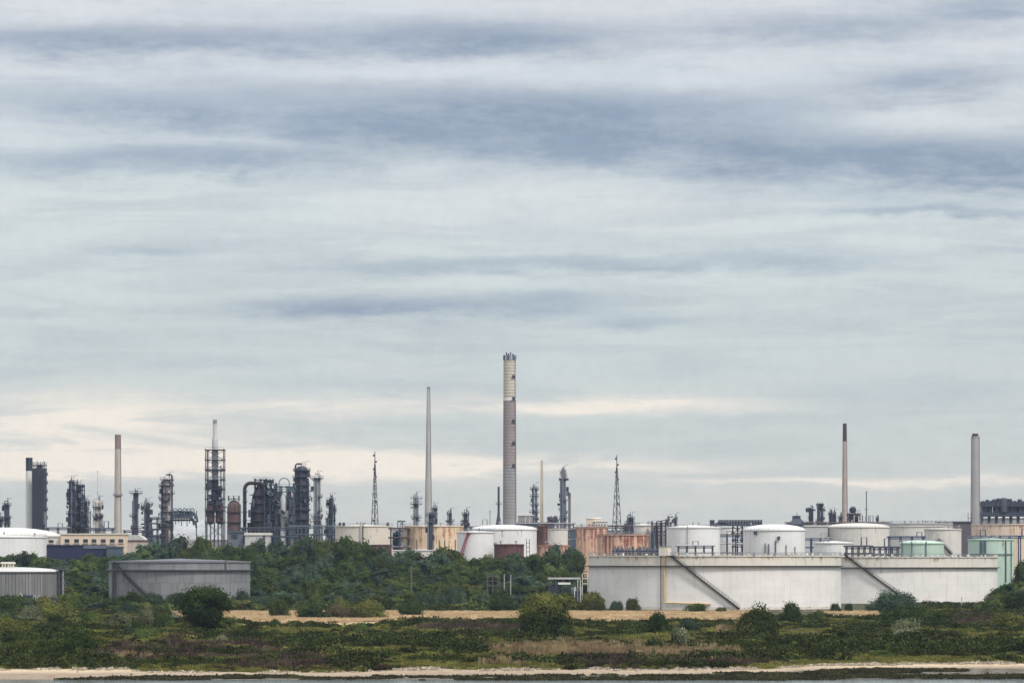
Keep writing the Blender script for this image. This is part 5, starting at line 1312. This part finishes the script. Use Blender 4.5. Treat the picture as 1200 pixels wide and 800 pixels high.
building(54, 122, 639.6, 662, 1600, 9, NAVYWALL, 'long navy blue shed below the peach building', name='shed', roofmat=NAVYWALL)
building(99, 134, 642.5, 660, 1590, 6, NAVYWALL, 'low slate roofed shed before the peach building', name='shed', roofmat=STEEL, parapet=1.4)
building(125, 143, 641.5, 662, 1584, 6, TEAL, 'small teal shed below the right end of the peach building', name='shed', roofmat=TEAL)
building(146, 172, 634, 660, 1650, 8, BEIGE, 'brown low shed right of the peach building', name='shed', roofmat=REDBROWN)
o = unit_at('curved_shed', 158, 1680, 'grey shed with curved roof behind the peach building', 'shed'); s = S(1680)
b = MB(); n = 14; Lx = 12 * s
for y in (0, 14):
    for i in range(n + 1):
        a = math.pi * i / n; b.v.append((Lx * math.cos(a), y, Z(635, 1680) - o.location.z + 3.4 * math.sin(a)))
for i in range(n): b.f.append((i, i + 1, n + 2 + i, n + 1 + i))
b.f.append(tuple(range(n + 1))); b.f.append(tuple(reversed(range(n + 1, 2 * n + 2))))
b.build('curved_roof', LIGHTGREY, o); block(o, 146.4, 169.8, 635.2, 660, 1680, 13, STEEL, 'wall', dy=7)
building(607, 624.5, 604, 640, 1860, 12, CONC, 'grey building with white roof stripe right of the tallest chimney', name='process_building', roofmat=WHITE)
building(605, 650, 613, 640, 1840, 8, NAVY2, 'low dark building at the foot of the tallest chimney', name='process_building')
building(688, 704, 607.5, 640, 1800, 12, PEACH, 'pale peach building with stepped roof behind the rusty tank', name='process_building', roofmat=WHITE)
building(697, 712, 611, 640, 1790, 10, PALE, 'pale building with dark windows right of the peach one', [(698, 700, 613.5, 616), (701, 703, 613.5, 616), (704.4, 706.4, 613.5, 616), (707.8, 709.8, 613.5, 616), (704.4, 706.4, 619, 621.5), (707.8, 709.8, 619, 621.5)], WHITE, 'process_building')
building(944, 970, 616.6, 645, 1690, 10, LIGHTGREY, 'grey shed with blue lower edge between two domed tanks', name='shed', roofmat=PALE)
building(1119, 1138, 612, 655, 1680, 8, paint('brown_steel_block', (.10, .085, .095), .7, .3), 'dark brown steel block left of the thick grey chimney', name='process_building', roofmat=NAVY2)
building(668, 682, 620, 645, 1760, 8, TEAL, 'dark teal hut between the pale tank and the rusty tank', name='process_building')
o = unit_at('low_wall', 440, 1600, 'low dark red wall below the plain cream tank', 'wall'); block(o, 417, 459, 638.5, 650, 1600, .8, DARKRUST, 'panel'); block(o, 416.5, 459.5, 637.8, 638.5, 1600, 1.2, REDBROWN, 'coping')
o = unit_at('low_wall', 500, 1570, 'low pale wall below the rust-streaked cream tank', 'wall'); block(o, 460, 536, 645, 652, 1570, .8, PALE, 'panel'); block(o, 459, 537, 643.9, 645, 1570, 1.4, WHITE, 'coping')

# ---- odd plant
Y = 1850; o = unit_at('tilted_drum', 648, Y, 'dark tilted drum on a stand right of the cream stack', 'drum')
MB().tube([local(o, 641, 606.5, Y), local(o, 643, 607, Y), local(o, 649, 609.5, Y), local(o, 651, 611, Y)], [.4, 1.2, 1.5, .8], 12).build('drum_shell', NAVY, o)
vessel(o, 650.8, 5.5, 604, 613, Y, NAVY, 'hopper', prof=[(.6, 0), (1, .4), (1, .8), (.5, 1)])
frame(o, 642, 654, 609, 640, Y, 5, 3, (611,), NAVY2, .4); run(o, [(646, 604), (646, 612)], Y, .6, NAVY2, 'vent_pipe')
Y = 1730; o = unit_at('pipe_tangle', 773, Y, 'tangle of dark and reddish pipes left of the shallow-coned white tank', 'pipes')
frame(o, 764, 786, 611, 660, Y, 8, 5, (613, 619, 627, 635), NAVY2, .45)
for k, (a, b_, m_) in enumerate(((765, 616, STEEL), (768, 611, REDBROWN), (770.5, 613, NAVY), (773, 610, REDBROWN), (776, 612, PIPE), (779, 609, BLUE), (782, 606, REDBROWN))):
    run(o, [(a, 660), (a, b_ + 3), (a + 1.5, b_), (a + 6, b_ - .5)], Y, .65, m_, 'pipe', dy=-4.5 - .3 * k)
run(o, [(762.5, 616), (766, 628), (766, 660)], Y, .6, STEEL, 'sloping_pipe', dy=-5)
Y = 1700; o = unit_at('pipe_bridge', 862, Y, 'long dark pipe bridge on legs over the white tanks', 'bridge')
block(o, 832, 893, 614.6, 616.2, Y, 5, NAVY, 'lower_deck'); block(o, 842, 893, 609.0, 610.2, Y, 5, NAVY, 'upper_deck'); block(o, 832, 837, 609, 614.6, Y, 5, NAVY, 'end_box')
for k in range(16): block(o, 842 + k * 3.3, 843 + k * 3.3, 610.2, 614.6, Y, 4.4, NAVY, 'strut')
for q, m_ in ((611.4, NAVY2), (612.6, STEEL), (613.8, BLUE)): run(o, [(842, q), (893, q)], Y, .55, m_, 'pipe', dy=-1.5)
run(o, [(837, 615), (842, 612), (850, 612), (856, 615.5)], Y, 1.5, NAVY2, 'hopper_roof', dy=-2)
for a in (858, 863.5, 869): block(o, a, a + 1.6, 616.2, 660, Y, 1.0, NAVY2, 'leg')
for q in (624, 632, 640): block(o, 857, 872, q, q + 1, Y, 4, BLUE if q == 632 else NAVY2, 'tie_beam')
for a in (838, 889): block(o, a, a + 1.4, 616.2, 660, Y + 0, 1.0, NAVY2, 'leg')
b = MB()
for q in (616.5, 624.5, 632.5): b.beam(local(o, 858.5, q, Y), local(o, 870, q + 8, Y), .35); b.beam(local(o, 870, q, Y), local(o, 858.5, q + 8, Y), .35)
b.build('bracing', NAVY2, o, kind='stuff')
Y = 1760; o = unit_at('furnace', 934, Y, 'dark furnace with sloping hood above the white domed tank', 'furnace')
s = S(Y); zb = Z(614, Y) - o.location.z
b = MB(); q0 = [(-9.5 * s, -3), (10 * s, -3), (10 * s, 5), (-9.5 * s, 5)]; q1 = [(-4 * s, -1), (4.5 * s, -1), (4.5 * s, 3), (-4 * s, 3)]
for P_, z in ((q0, 0), (q0, zb), (q1, zb + 6.5 * s)):
    for p in P_: b.v.append((*p, z))
for k in range(2):
    for i in range(4): b.f.append((4 * k + i, 4 * k + (i + 1) % 4, 4 * k + 4 + (i + 1) % 4, 4 * k + 4 + i))
b.f.append((8, 9, 10, 11)); b.build('hood', NAVY, o)
block(o, 929, 938, 604, 609, Y, 4, NAVY, 'penthouse', dy=1); run(o, [(934, 605), (934, 600.5)], Y, .4, NAVY, 'vent_pipe'); frame(o, 940, 946, 611, 640, Y, 5, 2, (613, 618), NAVY2, .4); run(o, [(923, 612.6), (928, 612.6)], Y, .7, NAVY2, 'duct')
Y = 1851; o = unit_at('mushroom_vessel', 961, Y, 'mushroom-shaped dark top on twin columns', 'vessel')
vessel(o, 961, 9, 589.5, 597, Y, NAVY, 'cap', dy=0, prof=[(.2, 0), (.5, .35), (1, .75), (1, .95), (.6, 1)])
for a in (958.4, 961, 964): run(o, [(a, 591), (a, 588)], Y, .3, NAVY2, 'vent_pipe')
run(o, [(961, 597), (961, 640)], Y, .5, NAVY2, 'down_pipe')
Y = 1848; o = unit_at('ball_topped_unit', 1000, Y, 'dark unit with round ball top right of the pinkish chimney', 'unit')
vessel(o, 999.6, 8, 593, 601, Y, NAVY, 'ball', prof=[(.3, 0), (.75, .15), (1, .45), (.9, .75), (.5, .95), (.15, 1)])
block(o, 995, 1006, 602, 640, Y, 6, NAVY, 'housing'); block(o, 1006, 1017, 611.5, 640, Y, 5, NAVY2, 'side_housing'); frame(o, 994.5, 1007, 600.5, 640, Y, 8, 3, (602, 608), NAVY2, .35)
Y = 1820; o = unit_at('cooler_bank', 1175, Y, 'dark overhead cooler bank at the right edge behind the thick grey chimney', 'coolers')
block(o, 1149.5, 1215, 587.5, 593.5, Y, 10, NAVY, 'upper_deck'); block(o, 1149.5, 1215, 600.5, 605, Y, 10, NAVY, 'lower_deck')
for k in range(9): block(o, 1150.5 + k * 7, 1150.5 + k * 7 + (6.4, 4.4, 5.6)[k % 3], 593.5, 600.5, Y, 7, NAVY if k % 2 else NAVY2, 'duct')
for k, (a, w_, t_) in enumerate(((1152, 4, 586.5), (1157, 5, 585), (1161.5, 3, 586), (1165, 5, 584.5), (1170, 6, 583.5), (1176.5, 8, 583), (1183, 5, 584), (1189, 4, 586.3), (1195, 6, 584.5), (1202, 5, 585), (1208, 5, 586))): vessel(o, a, w_, t_, 588, Y, NAVY, 'fan_cowl', prof=[(.9, 0), (1, .5), (.8, .9), (.5, 1)], n=12)
for k in range(8): block(o, 1150 + k * 8.5, 1151.2 + k * 8.5, 588, 640, Y, 8, NAVY2, 'leg')
vessel(o, 1175, 9, 583, 600, Y, NAVY2, 'drum', dy=-4)
run(o, [(1166, 600), (1166, 585), (1184, 585), (1184, 600)], Y, .8, NAVY, 'header', dy=-5)
o = unit_at('portal_frame', 1137, 1700, 'small dark portal frame at the foot of the thick grey chimney', 'frame')
run(o, [(1134.5, 660), (1134.5, 601), (1138, 600), (1138, 612)], 1700, .35, NAVY, 'post'); run(o, [(1134.5, 607), (1138, 607)], 1700, .3, NAVY, 'rail')
o = unit_at('valve_stack', 465, 1700, 'dark valve stack between the cream tanks', 'valves')  # vessels and valve columns grouped as one stack
for k, (a, b_) in enumerate(((462.5, 624), (465.5, 621), (468.5, 626))): vessel(o, a, 4.6, b_, 646, 1700, (NAVY, BLUE, STEEL)[k], 'valve_column', dy=-5, prof=[(.6, 0), (.6, .3), (1, .35), (1, .6), (.5, .65), (.9, .9), (.4, 1)])
vessel(o, 471.3, 5.6, 612, 646, 1700, LIGHTGREY, 'pale_column', dy=-6); block(o, 467, 475.5, 610, 611.5, 1700, 3, TEAL, 'top_deck', dy=-6)
o = unit_at('gantry_crane', 618, 1560, 'small dark steel gantry before the white domed tank', 'gantry')
for a in (617, 620.5): run(o, [(a, 631), (a, 660)], 1560, .4, NAVY2, 'post')
for q in (636, 641, 646): run(o, [(616.5, q), (621, q)], 1560, .3, NAVY2, 'rail')
# far shed roofs and a low bank of plant that close the view under the skyline
for k, (a, b_, t_, m_, lab) in enumerate(((60, 200, 628, STEEL, 'long grey shed far behind the columns at left'), (200, 400, 633, CONC, 'long grey shed far behind the reactor'), (395, 480, 624, STEEL, 'long grey shed far behind the plain cream tank'),
                                     (540, 700, 622, STEEL, 'long grey shed far behind the tallest chimney'), (700, 880, 622, CONC, 'long grey shed far behind the pipe bridge'), (880, 1060, 620, STEEL, 'long grey shed far behind the right hand domed tanks'), (1060, 1215, 618, CONC, 'long grey shed far behind the thick grey chimney'))):
    building(a, b_, t_, 660, 2150, 14, m_, lab, name='shed')
# ================================================================== the wood
TOPX = [-40, 0, 30, 55, 90, 120, 145, 165, 200, 240, 290, 330, 350, 372, 395, 420, 450, 480, 510, 540, 575, 600, 630, 660, 690, 1160, 1187, 1193, 1230]
TOPY = [643, 643, 646, 650, 651, 651, 645, 640, 631, 634, 634, 634, 628, 625, 630, 635, 638.5, 642, 645, 649, 648, 646, 643, 640, 639, 690, 686, 652, 648]
ZONE = ((20, 'above the ribbed grey tank'), (128, 'between the grey tanks'), (300, 'behind the wide grey tank'), (395, 'below the dark refinery columns'), (470, 'below the plain cream tank'),
        (545, 'below the rust-streaked tank'), (632, 'below the white domed tank'), (800, 'left of the nearest long tank'), (1400, 'right of the tall green tank'))
SORTS = ((L_DARK, 'dark green'), (L_MID, 'mid green'), (L_BLUE, 'bluish green'), (L_OLIVE, 'olive green'))
def wood():
    g = random.Random(5)
    rows = [(1180, 24), (1204, 26), (1232, 27), (1262, 28), (1295, 29), (1332, 30), (1372, 31), (1415, 32), (1460, 33), (1505, 34)]
    k = 0
    for ri, (Y0, w) in enumerate(rows):
        px = -30 + g.uniform(0, w)
        while px < 1235:
            wpx = w * g.uniform(.75, 1.35); Y = Y0 + g.uniform(-15, 15); here = px; px += wpx * .72
            if 684 < here < 1176: continue
            x = X(here, Y); rr = wpx * S(Y) / 2
            if any((x - a) ** 2 + (Y - b) ** 2 < (c + rr * .7) ** 2 for a, b, c in TANKS): continue
            if 632 < here < 690 and Y < 1262: continue          # clearing round the shelter
            if here > 1160 and Y > 1480: continue
            t = (Y - 1185) / (1505 - 1185)
            ty = np.interp(here, TOPX, TOPY)
            fy = np.interp(here, [0, 70, 128, 293, 300, 690, 1160, 1200], [700, 700, 703, 700, 700, 699, 697, 692])
            top = fy + (ty - fy) * max(0, t) ** .85 + g.uniform(-4, 7.0)
            if 560 < here < 632 and t < .5: top += 6
            m_, cn = SORTS[g.choice((0, 0, 0, 1, 1, 2, 2, 2) if ri > 2 else (0, 1, 1, 2, 2, 3))]
            zone = next(z for lim, z in ZONE if here < lim)
            dep = 'at the wood\'s front edge' if ri < 3 else 'in mid wood' if ri < 7 else 'at the wood\'s top'
            lab = '%s%s tree %s %s' % ('broad ' if wpx > w * 1.15 else 'narrow ' if wpx < w * .9 else '', cn, dep, zone)
            tree(here, 0, wpx * 1.12, top, m_, lab, 'trees of the wood', Y=Y); k += 1
    return k
NWOOD = wood(); print('WOOD', NWOOD)
# undergrowth that fills the wood's floor
def undergrowth():
    g = np.random.default_rng(8); n = 9000
    Y = g.uniform(1165, 1520, n); x = g.uniform(-0.16, 0.16, n) * Y; px = x / Y * F + 600
    q = ((px < 688) | (px > 1168)); 
    for a, b, c in TANKS: q &= (x - a) ** 2 + (Y - b) ** 2 > (c + 1.5) ** 2
    P = np.stack([x, Y, ground(x, Y)], -1)[q]
    scatter('undergrowth', 'dark undergrowth on the floor of the wood', P, [tuft(k, 90, 2.2, 2.3, .5, False) for k in (41, 42, 43)], L_MID, 12, .6, 1.5)
undergrowth()

# ================================================================== single trees and bushes on the marsh
tree(242, 742, 62, 687, L_DARK, 'large round dark tree standing alone before the wide grey tank', kind='bigtree', var=0)
tree(640, 747, 66, 696, L_OLIVE, 'broad olive-topped tree standing alone on the marsh left of the nearest long tank', kind='bigtree', var=1)  # olive leaf colour carries the light on top of this crown
bush(638, 748, 64, 710, L_DARK, 'dark foliage added as the shaded lower crown of the broad olive-topped tree', big=True)  # added dark leaves paint the shaded underside of the tree above
bush(95, 769, 54, 734, L_DARK, 'large dark green bush near the beach at left', big=True)
bush(34, 728, 34, 709.5, L_PALE, 'grey green bush with pale tips below the ribbed grey tank')
bush(140, 735, 32, 716.5, L_PALE, 'low grey green bush left of the rounder grey green one')
bush(170.5, 735, 25, 711.5, L_PALE, 'round grey green bush left of the large round dark tree')
bush(192, 736, 24, 717, L_MID, 'mid green bush between the grey green one and the large dark tree')
bush(264, 743, 40, 722, L_MID, 'small bush at the right foot of the large round dark tree')
bush(262, 757, 20, 743, L_PALE, 'small white flowering bush before the large round dark tree', blossom=True)
bush(248, 757, 18, 747, L_BRIGHT, 'small yellow green bush left of the white flowering one')
bush(16, 713, 42, 696.5, L_MID, 'left of three green bushes hiding the foot of the ribbed grey tank', Y=1132)
bush(50, 713, 36, 698.5, L_OLIVE, 'right of three green bushes hiding the foot of the ribbed grey tank', Y=1128)
bush(-6, 713, 36, 697.5, L_DARK, 'bush at the ribbed grey tank cut by the left picture edge', Y=1130)
bush(34, 713, 26, 699.5, L_BLUE, 'middle of three green bushes hiding the foot of the ribbed grey tank', Y=1126)
bush(14, 752, 52, 722, L_OLIVE, 'wide olive bush at the left picture edge', big=True)
bush(66, 726, 52, 703.5, L_OLIVE, 'rounded olive bush below the narrow stair tower', big=True)
bush(108, 732, 34, 715, L_MID, 'mid green bush left of the low grey green one')
bush(64, 733, 24, 719, L_DARK, 'small dark bush under the rounded olive one')
bush(30, 772, 60, 748, L_MID, 'low wide green bush above the bright sand at left', big=True)
bush(120, 735, 12, 727.5, L_PALE, 'tiny pale bush left of the low grey green bush')
bush(700, 716, 23, 699.5, L_MID, 'left of three small bushes against the nearest long tank')
bush(722, 716, 18, 703.5, L_BLUE, 'middle and palest of three small bushes against the nearest long tank')
bush(742, 716, 20, 700.5, L_MID, 'right of three small bushes against the nearest long tank')
bush(774, 744, 30, 716.5, L_DARK, 'dark round bush at the edge of the tan field below the yellow pipe')
bush(808, 744, 26, 724, L_BLUE, 'grey green bush right of the dark round one at the tan field')
bush(797, 752, 26, 735, L_PALE, 'pale yellow flowering bush below the dark round one', blossom=True)
bush(885, 750, 64, 710, L_MID, 'large olive green bush before the join of the long tanks', big=True)
bush(925, 733, 30, 705.5, L_DARK, 'upright dark bush right of the large olive green one')
bush(957, 735, 24, 714.5, L_MID, 'mid green bush between the upright dark one and the tan patch')
bush(943, 737, 18, 726.5, L_PALE, 'small pale bush under the mid green one', blossom=True)
bush(1048, 716, 64, 692.5, L_BLUE, 'big domed bush against the right hand long tank', big=True)
bush(1066, 737, 116, 710, L_DARK, 'long low green hedge below the domed bush', big=True, depth=.35)
bush(1064, 747, 42, 725, L_PALE, 'pale flowering bush before the long low hedge', blossom=True)
bush(979, 716, 15, 706, L_MID, 'tiny bush at the left of two by the right hand long tank')
bush(995, 716, 12, 706.5, L_DARK, 'tiny bush at the right of two by the right hand long tank')
bush(815, 717, 28, 706.5, L_DARK, 'low dark bush at the foot of the yellow pipe')
bush(845, 717, 16, 710.5, L_OLIVE, 'tiny olive bush near the foot of the diagonal stair')
bush(327, 722, 27, 702, L_MID, 'green bush right of the wide grey tank at the tan field')
bush(366, 724, 40, 707.5, L_DARK, 'dark bush at the rear of the tan field below the dark columns')
bush(396, 724, 34, 707, L_BROWN, 'brownish bush right of the dark one on the tan field')
bush(432, 724, 48, 703.5, L_OLIVE, 'olive thicket in the middle of the rear of the tan field', big=True)
bush(482, 721, 29, 699.5, L_DARK, 'upright dark bush right of the olive thicket')
bush(422, 743, 20, 728.5, L_BRIGHT, 'bright green bush alone in the green marsh')
bush(320, 735, 22, 724.5, L_DARK, 'dark bush at the front of the tan field at left')
bush(1160, 716, 44, 699, L_MID, 'green bush at the right corner of the right hand long tank')
bush(1192, 716, 36, 694, L_DARK, 'dark bush at the right picture edge')
bush(1180, 735, 60, 718, L_OLIVE, 'low olive bush on the marsh at the right picture edge', big=True)
g = random.Random(3)
for k in range(30):                                   # bushes along the foot of the wood
    px = -10 + k * 24 + g.uniform(-6, 6)
    if 470 < px < 495: continue
    w = g.uniform(22, 36); m_, cn = g.choice(((L_MID, 'mid green'), (L_OLIVE, 'olive'), (L_BLUE, 'bluish green'), (L_DARK, 'dark green')))
    ref = 'under the ribbed grey tank' if px < 100 else 'under the wide grey tank\'s stair' if px < 200 else 'under the wide grey tank' if px < 300 else 'right of the wide grey tank' if px < 380 else 'behind the olive thicket' if px < 470 else 'right of the upright dark bush' if px < 560 else 'near the white flat-roofed shelter'
    bush(px, 716, w, g.uniform(690, 700) if px > 70 else g.uniform(697, 702), m_, '%s bush at the wood\'s foot %s' % (cn, ref), 'bushes along the foot of the wood', Y=g.uniform(1165, 1192) if px > 84 else g.uniform(1128, 1150))
for k in range(34):                                   # lesser bushes scattered at left below the grey tanks
    px = g.uniform(-10, 310); base = g.uniform(714, 752); w = g.uniform(18, 40)
    m_, cn = g.choice(((L_MID, 'mid green'), (L_OLIVE, 'olive'), (L_DARK, 'dark green'), (L_BLUE, 'bluish green')))
    if 196 < px < 306 and base > 716: continue
    bush(px, base, w, base - g.uniform(10, 19), m_, 'small %s%s bush among the scrub %s' % ('broad ' if w > 26 else '', cn, 'below the ribbed grey tank' if px < 70 else 'below the narrow stair tower' if px < 125 else 'below the wide grey tank'), 'small bushes at left')
MARK = ((350, 'below the left end of the tan field'), (440, 'below the bright green bush'), (540, 'below the upright dark bush'), (610, 'left of the olive-topped tree'), (690, 'at the olive-topped tree'), (780, 'left of the dark round bush'), (860, 'below the yellow pipe'), (940, 'below the large olive green bush'), (1020, 'left of the long low hedge'), (1110, 'below the long low hedge'), (1300, 'near the right picture edge'))
for k in range(52):                                   # and over the open marsh
    px = g.uniform(280, 1210); base = g.uniform(736, 773); w = g.uniform(12, 34)
    m_, cn = g.choice(((L_MID, 'mid green'), (L_OLIVE, 'olive'), (L_DARK, 'dark green'), (L_BRIGHT, 'yellow green'), (L_BRIGHT, 'yellow green'), (L_BROWN, 'brown')))
    bush(px, base, w, base - g.uniform(6, 12), m_, 'low %s%s bush %s %s' % ('broad ' if w > 22 else '', cn, 'near the beach' if base > 756 else 'on the open marsh', next(z for lim, z in MARK if px < lim)), 'low bushes on the marsh')

# ---- shelter, poles, posts in the wood
Y = 1215; o = unit_at('loading_shelter', 660, Y, 'white flat-roofed shelter with dark openings left of the nearest long tank', 'shelter')
block(o, 642, 680, 676.3, 678.3, Y, 5, LIGHTGREY, 'roof')
for a in (643, 651, 659, 667): block(o, a, a + .9, 679, 716, Y, .5, NAVY2, 'post', dy=-2.8)
for a in (676.5, 679.4): block(o, a, a + .9, 679, 716, Y, .5, WHITE, 'post', dy=-3)
block(o, 643, 676, 690, 716, Y, .4, NAVY2, 'low_wall', dy=3); block(o, 654, 668.5, 682, 684.4, Y, .5, WHITE, 'sign_board', dy=-3.2)
block(o, 645, 655, 685, 716, Y, 2, NAVY, 'pump_cabinet', dy=0)
for k, a in enumerate((670, 673, 677, 680.5)): run(o, [(a, 716), (a, 688), (a + 1.5, 686.5), (a + 1.5, 692)], Y, .45, WHITE if k % 2 else PIPE, 'loading_arm', dy=-4)
o = unit_at('doorway_frame', 686, 1210, 'pale open frame against the left corner of the nearest long tank', 'frame')
for a in (682, 688.6): block(o, a, a + .8, 671, 716, 1210, .4, PALE, 'post')
for q in (671, 677, 683): block(o, 682, 689.4, q, q + .9, 1210, .4, PALE, 'rail')
o = unit_at('timber_trestle', 583, 1225, 'timber pole trestle with cross bars in the wood below the white tank', 'trestle')
for a in (571, 577, 583): block(o, a, a + 1.0, 672, 712, 1225, .3, TIMBER, 'post')
for q in (674, 680, 686): block(o, 569, 586, q, q + .8, 1225, .3, TIMBER, 'rail')
o = unit_at('timber_post', 591, 1222, 'left of two pale upright posts in the wood', 'post'); block(o, 590.4, 591.6, 673, 714, 1222, .35, PALEPOST, 'shaft'); block(o, 590, 592, 672.4, 673, 1222, .5, PALEPOST, 'cap')
o = unit_at('timber_post', 598.5, 1222, 'right of two pale upright posts in the wood', 'post'); block(o, 597.9, 599.1, 674, 714, 1222, .35, PALEPOST, 'shaft'); block(o, 597.5, 599.5, 673.4, 674, 1222, .5, PALEPOST, 'cap')
o = unit_at('timber_pole', 482, 1215, 'dark timber pole with short arms in the wood below the rust-streaked tank', 'pole'); block(o, 481.3, 482.9, 662, 715, 1215, .4, TIMBER, 'shaft'); block(o, 479, 485.2, 665, 666, 1215, .3, TIMBER, 'arm'); block(o, 479.6, 484.6, 669, 669.8, 1215, .3, TIMBER, 'arm')
for k, (px, t_, b_, lab) in enumerate(((535.5, 703, 714, 'small pale marker post behind the tan field right of the dark pole'), (143, 704, 714, 'small pale marker post before the wide grey tank'), (608.5, 737, 744, 'small white marker post left of the broad olive-topped tree'), (806, 713, 718, 'short pale marker post at the foot of the yellow pipe'),
                                    (890, 698, 714, 'thin pole against the nearest long tank above the large olive green bush'), (842, 699, 714, 'thin pole against the nearest long tank left of the stair foot'), (1127, 700, 713, 'thin pole against the right hand long tank'))):
    Y = Yof(px, b_); o = unit_at('marker_post', px, Y, lab, 'post'); block(o, px - .45, px + .45, t_, b_ + 1, Y, .18, PALEPOST, 'shaft'); block(o, px - .7, px + .7, t_ - .6, t_, Y, .26, PALEPOST, 'cap')
# parked plant at the ribbed tank's foot
o = unit_at('pump_skid', 40, 1140, 'dark pump set with pale bent pipes at the foot of the ribbed grey tank', 'pumps')
block(o, 27, 38, 697, 712, 1140, 4, NAVY, 'pump_housing'); block(o, 14, 20, 698, 712, 1140, 3, NAVY, 'pump_housing')
for a in (41, 46): run(o, [(a - 1, 712), (a - 1, 700), (a, 697.5), (a + 1.8, 696.8), (a + 2.4, 712)], 1140, .55, LIGHTGREY, 'bent_pipe', dy=-2)
run(o, [(22, 698), (25, 695.5), (27, 697), (27, 712)], 1140, .6, PALE, 'bent_pipe', dy=-2); block(o, 57, 67, 700, 712, 1140, 3, NAVY, 'cabinet')
# stones on the beach
g = random.Random(9)
stones = [MB() for _ in range(3)]
for k, b in enumerate(stones):
    gg = random.Random(k); b.lathe([(.6, 0), (1.0, .25), (.85, .55), (.4, .75), (.001, .8)], 8, cap0=True)
    b.v = [(x * gg.uniform(.8, 1.2), y * gg.uniform(.8, 1.2), z * gg.uniform(.8, 1.2)) for x, y, z in b.v]
smesh = [b.mesh('stone') for b in stones]
for m_ in smesh: m_.materials.append(STONE)
for k, (px, py, w) in enumerate(((91, 787, 3.5), (154, 790, 5), (216, 796, 5), (170, 793, 3.5), (683, 789, 4), (300, 794, 4), (1069, 796, 3.2), (450, 795, 4), (872, 791, 3.5))):
    Y = Yof(px, py); x = X(px, Y); r_ = w * S(Y) / 2
    o = mk('beach_stone', smesh[k % 3], None, None, (x, Y, gz(x, Y) - .05), rot=k * 1.1, scale=(r_, r_ * .8, r_ * .9))
    tag(o, 'dark stone on the beach, number %s from the left' % ('first', 'second', 'fourth', 'third', 'seventh', 'fifth', 'ninth', 'sixth', 'eighth')[k], 'stone', 'dark stones on the beach')

# ================================================================== air
def haze():
    mat, N, out = newmat('haze')
    v = N.node('ShaderNodeVolumePrincipled'); v.inputs['Color'].default_value = (.62, .76, 1.0, 1)
    v.inputs['Density'].default_value = HAZE; v.inputs['Anisotropy'].default_value = 0.2
    N.l.new(v.outputs[0], out.inputs['Volume'])
    o = MB().box((0, 1150, 67), (2600, 2500, 147)).build('haze', mat)
    tag(o, 'thin bluish sea haze over the whole place', 'haze', kind='stuff')
HAZE = 0.00003
haze()
